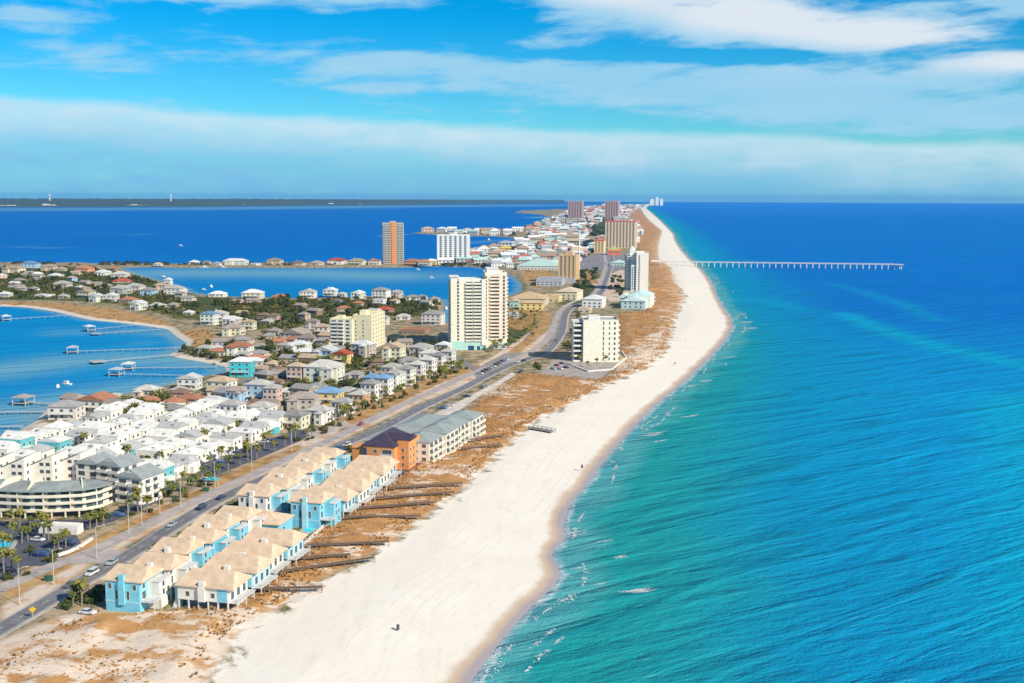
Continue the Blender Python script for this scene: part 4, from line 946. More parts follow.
def gable_condo(label, px, py, wd, dp, ht, turn, flo=3, bal=True, axis='y'):
    t = thing('condo_block', label, 'apartment block', P(px, py), turn)
    MB().box(-wd / 2, wd / 2, 0, dp, 0, ht).build('wall', paint((0.80, 0.75, 0.66), 'wall'), t)
    q = MB(); q.poly([(-wd / 2 + .02, 0.02, ht), (wd / 2 - .02, 0.02, ht), (0, 0.02, ht + wd * .22)]) if axis == 'y' else None
    if axis == 'y': q.build('gable', paint((0.80, 0.75, 0.66), 'wall'), t)
    MB().hip(-wd / 2, wd / 2, 0, dp, ht + 0.01, wd * .24, 0.5, axis, 0.15).build('roof', SHR, t)
    for k in range(flo):
        z = 0.4 + ht / flo * k
        for u_ in (-wd * .25, wd * .25):
            if bal: balcony(t, wd * .42, 1.4, paint((0.80, 0.75, 0.66), 'wall'), (u_, -0.004, z), 0, True)
            put_win(t, 'f', u_, z + 0.3, wd * .28, 1.7, wd, dp, 'glass_door')
        for v_ in (dp * .25, dp * .6): balcony(t, dp * .28, 1.4, paint((0.80, 0.75, 0.66), 'wall'), (wd / 2 + 0.004, v_, z), R(90), True); inst('glass_door', win_mesh(dp * .2, 1.7), t, (wd / 2 + 0.006, v_, z + 0.3), R(90))
    return t
gable_condo('cream condo with stacked corner balconies at the right end of the curved condo', 130, 503, 12, 12, 9.6, R(-22), 3)
gable_condo('cream gabled condo with a grey roof behind the right end of the curved condo', 110, 487, 12, 12, 8.4, R(-25), 3)
gable_condo('white gabled condo just left of the cream corner-balcony condo', 88, 484, 11, 11, 8.0, R(-18), 3, False)

# ------------------------------------------------------------------ the crowd of white townhouses
WR = paint((0.76, 0.74, 0.68), 'roof'); WR2 = paint((0.46, 0.46, 0.44), 'roof'); VENT = paint((0.30, 0.30, 0.30), 'trim'); TEAL = paint((0.12, 0.46, 0.50), 'wall')
hW = R(14); ax = np.array([math.cos(hW), -math.sin(hW)]); ay = np.array([math.sin(hW), math.cos(hW)])
OW = P(148, 484)
ROWS = [(0, 0, 13), (-17, -2, 14), (-34, 4, 14), (-51, 10, 14), (-69, 12, 13), (-88, 22, 11)]
for r_, (u0, v0, n) in enumerate(ROWS):
    for k in range(n):
        rng = random.Random(r_ * 50 + k)
        if (r_ * 7 + k * 3) % 8 == 5: continue
        w_ = OW + ax * (u0 + rng.uniform(-1.0, 1.0)) + ay * (v0 + 9.6 * k)
        wd, dp, hh = 11.0 + rng.uniform(-1.5, .8), 8.9, rng.choice((4.0, 4.6, 5.2, 6.2))
        ro = ('row nearest the road', 'second row', 'third row', 'fourth row', 'fifth row', 'row nearest the bay')[r_]
        t = thing('white_townhouse', f"{ORD[k]} white townhouse from the near end of the white cluster's {ro}", 'townhouse', w_, -hW + R(rng.uniform(-2, 2)), 'crowd of white townhouses')
        MB().box(-wd / 2, wd / 2, 0, dp, 0, hh).build('wall', TEAL if (r_, k) in ((0, 0), (2, 3), (4, 2), (5, 1)) else WHT, t)
        rf_ = MB().hip(-wd / 2, wd / 2, 0.3, dp - 0.3, hh + 0.01, rng.choice((1.3, 2.0, 2.6)), 0.35, rng.choice('xxy'), rng.choice((0.0, 0.0, 0.6))).build('roof', rng.choice((WR, WR, WR2)), t)
        q = MB(); xx = rng.uniform(-4, 3); q.box(xx, xx + 1.3, 1.2, 2.6, hh + 0.55, hh + 1.5); q.build('skylight', VENT, rf_)
        for u_ in (-3.2, 0.8, 3.8): put_win(t, 'f', u_, 0.8, 1.2, 1.7, wd, dp); (put_win(t, 'f', u_, 3.2, 1.2, 1.1, wd, dp) if hh > 4.5 else None)
        put_win(t, 'r', 2.4, 0.6, 1.4, 2.0, wd, dp); [put_win(t, 'r', v_, 3.1, 1.4, 1.2, wd, dp) for v_ in (2.4, 6.2) if hh > 4.5]
        if rng.random() < .5:
            MB().box(wd / 2 + 0.006, wd / 2 + 1.8, 1.0, dp - 2.5, 0, 2.6).build('entry_wing', TEAL if rng.random() < .2 else WHT, t)

# ------------------------------------------------------------------ houses of the neighbourhood
WALLS = {'w': ('white', (0.80, 0.77, 0.71)), 'c': ('cream', (0.74, 0.65, 0.49)), 't': ('tan', (0.55, 0.43, 0.30)), 'g': ('grey', (0.54, 0.51, 0.47)), 'b': ('pale blue', (0.36, 0.54, 0.68)), 'y': ('yellow', (0.76, 0.56, 0.20)),
         'p': ('pink', (0.68, 0.46, 0.38)), 'o': ('orange', (0.68, 0.30, 0.12)), 'q': ('bright teal', (0.03, 0.52, 0.58)), 'n': ('brown', (0.30, 0.19, 0.12))}
ROOFS = {'W': ('white', (0.78, 0.77, 0.74)), 'G': ('grey', (0.38, 0.36, 0.34)), 'T': ('taupe', (0.40, 0.33, 0.28)), 'R': ('red', (0.56, 0.11, 0.05)), 'O': ('terracotta', (0.52, 0.22, 0.12)), 'B': ('blue', (0.20, 0.36, 0.55)), 'N': ('brown', (0.27, 0.17, 0.12)), 'L': ('pale grey', (0.60, 0.57, 0.51)), 'C': ('tan', (0.56, 0.42, 0.28))}
Z1, Z2, Z3, Z4, Z5, Z6, Z7, Z8 = ('on the green point between bay and lagoon', 'above the curved orange bay beach', 'on the near shore of the lagoon', 'at the head of the bay', 'near the yellow mid-rise block', 'behind the white townhouse cluster', 'in the palm-lined row beside the road', 'on the spit across the lagoon')
HS = [  # px, py of the foot of the front wall, width px, storeys, wall, roof, hip/gable, zone
 (10, 273, 20, 2, 'c', 'C', 'h', Z1), (28, 270, 16, 3, 'b', 'B', 'h', Z1), (47, 271, 14, 2, 't', 'T', 'h', Z1), (60, 271, 9, 1, 't', 'C', 'h', Z1), (53, 278, 13, 1, 'w', 'W', 'h', Z1), (36, 276, 9, 1, 'c', 'W', 'h', Z1), (60, 289, 15, 2, 'g', 'L', 'h', Z1), (81, 273, 16, 2, 'o', 'O', 'h', Z1),
 (95, 270, 8, 1, 'c', 'T', 'h', Z1), (101, 277, 14, 2, 'w', 'W', 'h', Z1), (118, 279, 16, 2, 'w', 'L', 'h', Z1), (120, 284, 17, 1, 'w', 'R', 'h', Z1), (118, 294, 18, 2, 'g', 'L', 'h', Z1), (83, 298, 15, 2, 'c', 'C', 'g', Z1), (94, 302, 12, 2, 'w', 'W', 'g', Z1), (109, 302, 14, 2, 'w', 'W', 'g', Z1),
 (126, 303, 16, 1, 'w', 'O', 'h', Z1), (41, 298, 16, 1, 'w', 'W', 'f', Z1), (16, 283, 13, 1, 'g', 'T', 'h', Z1), (3, 297, 12, 1, 'w', 'W', 'h', Z1), (5, 279, 9, 1, 't', 'C', 'h', Z1), (62, 299, 9, 1, 'c', 'L', 'h', Z1), (20, 291, 10, 1, 't', 'T', 'h', Z1), (104, 288, 10, 1, 't', 'G', 'h', Z1),
 (132, 292, 17, 2, 'w', 'L', 'h', Z2), (147, 296, 15, 2, 'b', 'G', 'h', Z2), (159, 291, 13, 2, 'p', 'C', 'h', Z2), (172, 297, 18, 3, 'w', 'L', 'h', Z2), (167, 285, 7, 2, 'w', 'W', 'g', Z2), (181, 293, 9, 1, 'w', 'W', 'h', Z2), (136, 310, 14, 2, 'w', 'W', 'g', Z2), (155, 309, 15, 1, 'g', 'L', 'h', Z2), (187, 316, 9, 1, 'w', 'W', 'h', Z2), (172, 308, 9, 1, 't', 'T', 'h', Z2),
 (207, 325, 15, 3, 'w', 'B', 'h', Z2), (217, 321, 17, 2, 'w', 'L', 'h', Z2), (230, 327, 17, 2, 'g', 'W', 'h', Z2), (247, 330, 13, 2, 'c', 'C', 'h', Z2), (231, 336, 20, 2, 'c', 'T', 'h', Z2), (236, 345, 26, 1, 'c', 'T', 'h', Z2), (203, 353, 16, 1, 'w', 'L', 'h', Z4), (214, 353, 10, 1, 'w', 'W', 'h', Z4),
 (216, 297, 16, 1, 'w', 'W', 'h', Z3), (251, 299, 20, 2, 'c', 'W', 'h', Z3), (278, 300, 15, 1, 'y', 'O', 'h', Z3), (307, 298, 16, 2, 'w', 'L', 'g', Z3), (329, 296, 13, 2, 'w', 'W', 'g', Z3), (341, 297, 8, 1, 'w', 'L', 'h', Z3), (357, 299, 13, 2, 'w', 'W', 'g', Z3), (379, 299, 16, 3, 'w', 'G', 'h', Z3), (378, 306, 12, 2, 'w', 'W', 'f', Z3), (396, 298, 11, 2, 'g', 'L', 'h', Z3), (411, 300, 11, 1, 'w', 'T', 'h', Z3), (421, 303, 10, 2, 'w', 'G', 'h', Z3), (434, 302, 9, 1, 't', 'C', 'h', Z3),
 (237, 356, 24, 2, 'w', 'O', 'h', Z4), (253, 363, 18, 1, 'c', 'O', 'h', Z4), (240, 377, 22, 3, 'q', 'W', 'h', Z4), (259, 374, 9, 1, 'p', 'C', 'h', Z4), (217, 393, 25, 2, 'w', 'C', 'h', Z4), (187, 390, 21, 2, 'w', 'W', 'g', Z4), (175, 396, 11, 1, 'c', 'L', 'h', Z4), (256, 402, 24, 3, 'b', 'L', 'h', Z4), (270, 406, 15, 3, 'p', 'L', 'h', Z4), (235, 403, 20, 2, 'b', 'T', 'h', Z4), (186, 405, 24, 1, 't', 'O', 'h', Z4), (209, 408, 26, 1, 'w', 'W', 'h', Z4),
 (291, 342, 27, 2, 't', 'T', 'g', Z5), (305, 347, 22, 2, 'c', 'T', 'h', Z5), (284, 350, 18, 1, 'c', 'T', 'h', Z5), (321, 335, 15, 2, 'c', 'C', 'h', Z5), (311, 329, 12, 2, 'g', 'T', 'h', Z5), (296, 354, 21, 2, 'w', 'W', 'h', Z5), (322, 360, 22, 2, 'b', 'W', 'g', Z5), (339, 364, 19, 2, 'y', 'R', 'g', Z5), (360, 358, 21, 3, 'g', 'W', 'h', Z5), (391, 361, 21, 3, 'c', 'C', 'g', Z5),
 (419, 357, 22, 2, 'g', 'L', 'h', Z5), (320, 383, 36, 3, 'w', 'L', 'h', Z5), (294, 382, 17, 3, 'p', 'C', 'h', Z5), (382, 313, 16, 1, 'n', 'R', 'h', Z5), (380, 325, 15, 2, 'w', 'G', 'h', Z5), (402, 320, 13, 1, 'w', 'L', 'h', Z5), (431, 325, 21, 3, 'w', 'G', 'h', Z5), (413, 334, 26, 1, 'n', 'O', 'f', Z5), (443, 338, 10, 1, 'w', 'C', 'f', Z5), (393, 342, 16, 1, 't', 'C', 'h', Z5),
 (352, 380, 16, 1, 'g', 'G', 'h', Z5), (273, 335, 12, 1, 't', 'T', 'h', Z5), (265, 325, 11, 1, 'c', 'L', 'h', Z5), (270, 369, 12, 1, 'c', 'C', 'h', Z5), (379, 343, 13, 1, 'c', 'L', 'h', Z5), (440, 347, 12, 2, 'g', 'G', 'h', Z5), (345, 330, 0, 0, 'w', 'W', 'h', None),
 (62, 420, 30, 2, 'w', 'G', 'h', Z6), (91, 413, 32, 2, 'w', 'O', 'g', Z6), (112, 404, 18, 1, 't', 'L', 'h', Z6), (144, 402, 22, 2, 'c', 'L', 'h', Z6), (168, 416, 26, 1, 'w', 'G', 'h', Z6), (196, 415, 22, 1, 'g', 'G', 'h', Z6), (229, 424, 22, 3, 'w', 'L', 'h', Z6), (258, 420, 24, 2, 'w', 'L', 'h', Z6), (250, 409, 10, 1, 'c', 'N', 'h', Z6), (128, 414, 12, 1, 'w', 'C', 'h', Z6), (283, 398, 14, 1, 'c', 'L', 'h', Z4), (275, 388, 12, 1, 't', 'N', 'h', Z4),
 (193, 264, 9, 1, 'w', 'W', 'h', Z8), (234, 265, 24, 2, 'w', 'W', 'h', Z8), (273, 264.5, 15, 2, 't', 'T', 'h', Z8), (297, 265, 12, 1, 'c', 'N', 'h', Z8), (315, 265, 13, 1, 'p', 'T', 'h', Z8), (336, 264.5, 18, 2, 'w', 'R', 'h', Z8), (355, 265, 17, 2, 'c', 'C', 'h', Z8), (374, 265, 12, 2, 'w', 'O', 'h', Z8), (216, 265.5, 8, 1, 'w', 'L', 'h', Z8), (411, 265.5, 17, 2, 'o', 'O', 'h', Z8), (424, 266, 13, 2, 'c', 'O', 'h', Z8), (431, 265, 11, 2, 'y', 'W', 'h', Z8), (157, 266, 8, 1, 'w', 'L', 'h', Z8), (206, 264, 7, 1, 'c', 'T', 'h', Z8), (254, 265.5, 9, 1, 'w', 'L', 'f', Z8)]
rowpx = [(290, 429, 26, 2, 'c', 'G'), (316, 424, 24, 2, 'w', 'L'), (340, 415, 20, 2, 'w', 'G'), (356, 407, 17, 2, 'o', 'L'), (368, 401, 16, 3, 'w', 'G'), (381, 395, 16, 3, 'w', 'B'), (393, 389.5, 16, 3, 'w', 'L'), (404, 385, 15, 3, 'w', 'G'), (415, 380, 14, 3, 'w', 'L'), (426, 375, 14, 3, 'w', 'L'), (436, 370.5, 13, 3, 'w', 'G'), (446, 366, 13, 3, 'w', 'L')]
for a in rowpx: HS.append(a + ('h', Z7))
HS += [(326, 405, 26, 2, 'y', 'B', 'h', 'behind the palm-lined row'), (370, 389, 16, 2, 'b', 'B', 'h', 'behind the palm-lined row'), (300, 411, 30, 2, 'g', 'T', 'h', 'behind the near end of the palm-lined row'), (345, 398, 22, 1, 'c', 'L', 'h', 'behind the palm-lined row'), (390, 378, 20, 2, 'g', 'L', 'h', 'behind the palm-lined row'), (408, 371, 20, 2, 'g', 'G', 'h', 'behind the palm-lined row'), (428, 363, 18, 2, 'w', 'L', 'h', 'behind the palm-lined row')]
HS = [h for h in HS if h[7]]
SIZE = lambda W_: 'small ' if W_ < 11 else ('wide ' if W_ > 20 else '')
def house_label(h, W_): return f"{SIZE(W_)}{['', 'low', 'two-storey', 'three-storey'][h[3]]} {WALLS[h[4]][0]} {ROOFS[h[5]][0]}-{dict(h='hipped', g='gabled', f='flat-roofed')[h[6]]} house {h[7]}"
labs = {}
for h in HS: labs.setdefault(house_label(h, h[2] * mpp(h[0], h[1])), []).append(h)
foot = []   # footprints, kept clear of trees
def build_house(h):
    px, py, wpx, fl, wl, rf, rt, zone = h
    W_ = wpx * mpp(px, py) * 0.96; rng = random.Random(px * 7 + py); Dp = min(max(W_ * 0.75, 8), 17); fh = 3.0
    stilts = 0.0
    ht = fl * fh + (0.6 if fl > 1 else 0.3)
    turn = -H_T * (1.2 if zone in (Z5, Z7) else 0.8) + R(rng.uniform(-8, 8))
    if zone == Z7: turn = -R(18)
    lab = house_label(h, wpx * mpp(px, py)); same = sorted(labs[lab], key=lambda k: k[0])
    if len(same) > 1: lab = (ORD[same.index(h)] + ' from left: ' if len(same) > 2 else ('left one: ', 'right one: ')[same.index(h)]) + lab
    w_ = P(px, py); t = thing('house', lab, 'house', w_, turn, 'houses ' + zone)
    foot.append((w_[0] + math.sin(-turn) * Dp / 2, w_[1] + math.cos(-turn) * Dp / 2, max(W_, Dp) * 0.62))
    jit = rng.uniform(.80, 1.0); wm = paint(tuple(round(c_ * jit * (1, .985, .94)[i_] / .06) * .06 for i_, c_ in enumerate(WALLS[wl][1])) if wl in 'wcg' else WALLS[wl][1], 'wall'); jr = rng.choice((.72, .85, 1.0)); rm_ = paint(tuple(c_ * jr for c_ in ROOFS[rf][1]), 'roof')
    wing = rng.random() < 0.55 and W_ > 9
    w0 = -W_ / 2; w1 = W_ / 2
    MB().box(w0, w1, 0, Dp, 0, ht).build('wall', wm, t)
    rh = min(W_, Dp) * 0.2 + 0.5
    q = MB()
    if rt == 'f': parapet(q, w0, w1, 0, Dp, ht + 0.01, 0.5); q.box(w0 + 0.31, w1 - 0.31, 0.31, Dp - 0.31, ht + 0.012, ht + 0.15)
    else:
        axr = 'x' if (W_ > Dp and rt == 'h') else 'y'
        q.hip(w0, w1, 0, Dp, ht + 0.01, rh, 0.6, axr, 1.0 if rt == 'h' else 0.0)
        if rt == 'g': g_ = MB(); g_.poly([(w0 + .02, -0.02, ht), (w1 - .02, -0.02, ht), (0, -0.02, ht + rh * .97)]); g_.build('gable', wm, t)
    q.build('roof', rm_, t)
    if wing:
        s_ = rng.choice((-1, 1)); a = s_ * W_ * 0.22; ww = W_ * 0.36
        MB().box(a - ww / 2, a + ww / 2, -3.0, -0.006, 0, ht - (0.8 if fl > 1 else 0.1)).build('front_wing', wm, t)
        MB().hip(a - ww / 2, a + ww / 2, -3.0, 1.2, ht - (0.79 if fl > 1 else 0.09), ww * .24, 0.4, 'y', 0.5 if rng.random() < .5 else 0.0).build('wing_roof', rm_, t)
        for k in range(fl): inst('window', win_mesh(1.4, 1.4), t, (a, -3.004, 0.9 + fh * k), 0)
        free = [u_ for u_ in (-W_ * .36, -W_ * .12, W_ * .12, W_ * .36) if abs(u_ - a) > ww / 2 + 0.9]
    else: free = [-W_ * .34, 0, W_ * .34] if W_ < 16 else [-W_ * .38, -W_ * .15, W_ * .1, W_ * .36]
    for k in range(fl):
        z = 0.9 + fh * k + (0.3 if fl > 1 else 0)
        for i, u_ in enumerate(free):
            put_win(t, 'f', u_, z, 1.7, 1.4, W_, Dp)
        for v_ in (Dp * .25, Dp * .7): put_win(t, 'r', v_, z, 1.4, 1.4, W_, Dp); put_win(t, 'l', v_, z, 1.4, 1.4, W_, Dp)
    if fl >= 2 and not wing: balcony(t, W_ * 0.7, 1.8, RAIL, (0, -0.004, fh + 0.3), 0)
    elif fl >= 2: balcony(t, Dp * 0.6, 1.8, RAIL, (W_ / 2 + 0.006, Dp / 2, fh + 0.3), R(90))
    if free: inst('door', door_mesh(1.1, 2.1, (0.25, 0.14, 0.08)), t, (free[0] + 1.9 if len(free) > 1 else free[0], -0.004, 0), 0) if not wing else None
    if rng.random() < .3 and rt != 'f': MB().box(w0 + W_ * .25, w0 + W_ * .25 + 0.9, Dp * .6, Dp * .6 + 0.9, ht, ht + rh + 0.9).build('chimney', wm, t)
for h in HS: build_house(h)
# small houses half hidden between the others
QN = {Z1: (PL([(-30, 268), (60, 267), (112, 271), (160, 284), (185, 296), (200, 312), (150, 309), (110, 302), (60, 299), (-30, 297)]), 26), 'between lagoon and yellow mid-rise': (PL([(215, 303), (330, 303), (440, 303), (436, 316), (372, 320), (300, 330), (262, 328), (215, 318)]), 14), Z5: (PL([(262, 332), (325, 330), (380, 352), (444, 342), (446, 354), (400, 368), (340, 392), (280, 412), (262, 408), (268, 372)]), 22), Z4: (PL([(196, 352), (225, 345), (262, 350), (280, 390), (262, 392), (236, 366), (200, 355)]), 9), Z6: (PL([(60, 410), (110, 403), (180, 398), (262, 392), (290, 395), (262, 424), (170, 414), (100, 416)]), 14)}
rq = np.random.RandomState(12)
for zn, (poly, n) in QN.items():
    lo = poly.min(0); hi = poly.max(0); got = 0; tries = 0
    while got < n and tries < 3000:
        tries += 1; q_ = lo + rq.rand(2) * (hi - lo); a = q_[None]
        if not inside(a, poly)[0] or min(seg_dist(a, LAGOON)[0], seg_dist(a, BAY)[0]) < 10 or any((q_[0] - f_[0]) ** 2 + (q_[1] - f_[1]) ** 2 < (f_[2] + 6.5) ** 2 for f_ in foot): continue
        got += 1; rng = random.Random(got * 31 + len(zn)); wl = rng.choice('wcctgtnpb'); rf = rng.choice('TCGLNOTGW'); W_ = rng.uniform(9, 13); Dp = rng.uniform(7.5, 10); ht = rng.choice((3.2, 3.4, 5.8)); turn = -H_T + R(rng.choice((0, 90, -90, 180)) * 0 + rng.uniform(-25, 25))
        lab = f"small {WALLS[wl][0]} {ROOFS[rf][0]}-roofed house among trees {zn}"; t = thing('house', lab, 'house', q_, turn, lab.replace('house', 'houses', 1)); foot.append((q_[0], q_[1] + 4, W_ * .55))
        wm = paint(tuple(c_ * .9 for c_ in WALLS[wl][1]), 'wall'); MB().box(-W_ / 2, W_ / 2, 0, Dp, 0, ht).build('wall', wm, t)
        gb = rng.random() < .5; MB().hip(-W_ / 2, W_ / 2, 0, Dp, ht + .01, 2.2, .6, 'x', 0.12 if gb else 1.0).build('roof', paint(tuple(c_ * .85 for c_ in ROOFS[rf][1]), 'roof'), t)
        for k in range(1 if ht < 4 else 2):
            for u_ in (-W_ * .3, W_ * .1, W_ * .36): put_win(t, 'f', u_, .9 + 2.8 * k, 1.5, 1.3, W_, Dp)
            put_win(t, 'r', Dp * .5, .9 + 2.8 * k, 1.5, 1.3, W_, Dp)
        if rng.random() < .6: MB().box(W_ / 2 + .006, W_ / 2 + 3.0, 1.5, 5.5, 0, 2.5).build('garage', wm, t)

# ------------------------------------------------------------------ larger low buildings in the middle distance
def low_building(label, px, py, wpx, dp, ht, wall, roof, rt='h', turn=0.0, wins=True, cat='building', name='low_building'):
    c, W_, rz, s_ = base_of(px - wpx / 2, px + wpx / 2, py); t = thing(name, label, cat, c, rz + turn)
    foot.append((c[0], c[1] + dp / 2, max(W_, dp) * .55))
    MB().box(-W_ / 2, W_ / 2, 0, dp, 0, ht).build('wall', paint(wall, 'wall'), t); q = MB()
    if rt == 'f': parapet(q, -W_ / 2, W_ / 2, 0, dp, ht + .01, 0.9, 0.4); q.box(-W_ / 2 + .41, W_ / 2 - .41, .41, dp - .41, ht + .012, ht + .3); q.box(-W_ * .2, W_ * .1, dp * .3, dp * .6, ht + .31, ht + 2.0)
    else: q.hip(-W_ / 2, W_ / 2, 0, dp, ht + .01, min(W_, dp) * .18, 0.8, 'x' if W_ > dp else 'y', 1.0 if rt == 'h' else 0.1)
    q.build('roof', paint(roof, 'roof'), t); n = max(2, int(W_ / 5))
    if wins:
        for k in range(max(1, int(ht / 3.2))):
            for i in range(n): put_win(t, 'f', -W_ / 2 + W_ * (i + .5) / n, 0.8 + 3.2 * k, 2.2, 1.6, W_, dp)
            for i in range(3): put_win(t, 'r', dp * (i + .5) / 3, 0.8 + 3.2 * k, 2.2, 1.6, W_, dp)
    return t
low_building('long tan hip-roofed motel right of the twin cream tower', 527, 306, 36, 34, 7.5, (0.60, 0.52, 0.40), (0.60, 0.42, 0.24), 'h', R(-8), name='motel', cat='motel')
low_building('yellow two-storey building in front of the long tan motel', 531, 310, 24, 12, 7, (0.78, 0.58, 0.20), (0.62, 0.45, 0.24), 'h', R(-8))
low_building('mint-walled annex at the left end of the long tan motel', 514, 307, 9, 18, 6, (0.40, 0.62, 0.58), (0.60, 0.45, 0.28), 'h', R(-8))
low_building('cream building with arched front below the tan square hotel', 566, 300, 22, 30, 9, (0.76, 0.66, 0.46), (0.66, 0.55, 0.38), 'h', R(-14))
low_building('small tan wing joining the motel and the cream arched building', 551, 302, 16, 22, 6, (0.70, 0.55, 0.30), (0.66, 0.50, 0.28), 'f', R(-10))
low_building('grey flat-roofed hall left of the tan square hotel', 549, 286, 26, 46, 8, (0.42, 0.43, 0.46), (0.40, 0.41, 0.44), 'f', R(-6))
low_building('white open-fronted store with a low roof beside the road bend', 592, 308, 20, 26, 9, (0.80, 0.77, 0.72), (0.72, 0.70, 0.68), 'h', R(-10))
low_building('tan flat store in front of the white open-fronted store', 584, 313, 12, 14, 4, (0.60, 0.48, 0.36), (0.62, 0.52, 0.42), 'f', R(-10))
low_building('long pale green roofed hall in the middle of the far town', 539, 270, 44, 60, 6, (0.55, 0.56, 0.52), (0.46, 0.62, 0.55), 'h', R(-4))
low_building('long red roofed store behind the pale green hall', 525, 262, 26, 34, 7, (0.55, 0.30, 0.24), (0.52, 0.16, 0.12), 'h', R(-4))
low_building('dark teal flat-roofed hall left of the tan square hotel top', 549, 257, 22, 50, 8, (0.12, 0.34, 0.36), (0.10, 0.36, 0.36), 'f', R(-4))
low_building('mint roofed pavilion between the car park and the slim white tower', 617, 266, 14, 34, 5, (0.55, 0.62, 0.58), (0.46, 0.64, 0.56), 'h', R(-8))
low_building('yellow and orange store on the far side of the lagoon beach', 505, 253, 12, 40, 10, (0.72, 0.40, 0.08), (0.75, 0.55, 0.12), 'h')
low_building('small cream villa with a round tan roof beside the twin tower', 496, 342, 10, 11, 4, (0.74, 0.66, 0.48), (0.62, 0.48, 0.30), 'h')
low_building('pale green pavilion roof among palms right of the twin tower', 500, 349, 14, 9, 3.4, (0.5, 0.6, 0.56), (0.42, 0.58, 0.54), 'h')
low_building('small pale blue shed right of the long tan motel', 514, 318, 9, 10, 4, (0.45, 0.56, 0.62), (0.5, 0.6, 0.66), 'h')

# ------------------------------------------------------------------ the far town: small buildings, each its own object
KIND = [('white', (0.80, 0.77, 0.72), 'white', (0.78, 0.77, 0.74)), ('white', (0.78, 0.76, 0.72), 'grey', (0.42, 0.43, 0.45)), ('tan', (0.60, 0.50, 0.38), 'brown', (0.40, 0.28, 0.20)), ('pink', (0.64, 0.44, 0.38), 'tan', (0.55, 0.42, 0.30)), ('pale blue', (0.45, 0.58, 0.68), 'white', (0.74, 0.74, 0.72)), ('cream', (0.72, 0.62, 0.45), 'red', (0.48, 0.16, 0.10)), ('grey', (0.50, 0.48, 0.47), 'mint', (0.42, 0.60, 0.54))]
_far = []
for wn, wc_, rn, rc in KIND:
    for rt in (1.0, 0.0):
        q = MB(); q.box(-8, 8, 0, 12, 0, 6.2, 0); q.hip(-8, 8, 0, 12, 6.21, 3.0, 0.7, 'x', rt, mi=1)
        if rt == 0.0: q.poly([(-8, 0, 6.2), (-8, 12, 6.2), (-8, 6, 8.9)]); q.poly([(8, 0, 6.2), (8, 6, 8.9), (8, 12, 6.2)])
        for k in range(2):
            for i in range(4): q.box(-6.9 + 4 * i, -5.1 + 4 * i, -0.05, -0.01, 1 + 2.9 * k, 2.5 + 2.9 * k, 2)
            for i in range(3): q.box(8.01, 8.05, 1.2 + 3.9 * i, 2.8 + 3.9 * i, 1 + 2.9 * k, 2.5 + 2.9 * k, 2)
        _far.append((q.mesh('far_house', paint(wc_, 'wall'), paint(rc, 'roof'), GLASS), wn, rn, 'hipped' if rt else 'gabled'))
AREAS_PX = [([(436, 265), (442, 261), (474, 252), (494, 248), (530, 241), (526, 230), (546, 221), (560, 214.5), (600, 211), (632, 212), (638, 230), (606, 232), (602, 248), (575, 262), (560, 264), (540, 268), (500, 268)], 205, 'in the crowded far town', 12.0),
         ([(420, 233.2), (470, 235), (518, 237), (520, 231), (470, 231.4), (430, 231.4)], 22, 'on the thin far spit behind the white high-rise', 20.0),
         ([(560, 217), (628, 214), (645, 206), (600, 206.6), (572, 209.5)], 50, 'toward the far end of the barrier strip', 20.0),
         ([(622, 246), (634, 246), (640, 232), (632, 222), (626, 226), (636, 240)], 14, 'beside the dunes behind the wide cream hotel', 20.0)]
AREAS = [(PL(a_), b_, c_, d_) for a_, b_, c_, d_ in AREAS_PX]
def seen_sample(k):
    pp = np.array(AREAS_PX[k][0]); lo = pp.min(0); hi = pp.max(0)
    while True:
        q = lo + rs.rand(2) * (hi - lo)
        if inside(q[None], pp)[0]: return P(q[0], q[1])
AVOID = PL([(575, 262), (606, 252), (640, 254), (632, 270), (590, 300), (560, 300), (540, 290)])
AVOID2 = PL([(586, 238), (606, 214), (614, 213), (612, 226), (600, 240)])
rs = np.random.RandomState(4); farpts = []
for ai_, (poly, n, where, sepd) in enumerate(AREAS):
    got = 0; tries = 0
    while got < n and tries < 6000:
        tries += 1; q_ = seen_sample(ai_); a = q_[None]
        if inside(a, AVOID)[0] or inside(a, AVOID2)[0] or min(seg_dist(a, GULF)[0], seg_dist(a, SOUND)[0], seg_dist(a, LAGOON)[0]) < 9 + 0.0015 * q_[1] or inside(a, LAGOON)[0]: continue
        if any((q_[0] - f_[0]) ** 2 + (q_[1] - f_[1]) ** 2 < (sepd + .0045 * q_[1]) ** 2 for f_ in farpts): continue
        if any((q_[0] - f_[0]) ** 2 + (q_[1] - f_[1]) ** 2 < (f_[2] + 12) ** 2 for f_ in foot): continue
        farpts.append(tuple(q_)); got += 1
        me_, wn, rn, rt = _far[min(int(rs.rand() ** 1.5 * 14), 13)]; s_ = rs.uniform(0.75, 1.3) * (0.75 + q_[1] / 5200)
        o = inst('far_house', me_, None, (q_[0], q_[1], LZ), R(rs.uniform(-25, 25)), (s_ * rs.uniform(.8, 1.4), s_, s_ * rs.uniform(.8, 1.3)))
        tag(o, f'tiny {wn} {rn}-roofed {rt} building {where}', 'building', f'tiny {wn} {rt} {rn}-roofed buildings {where}')

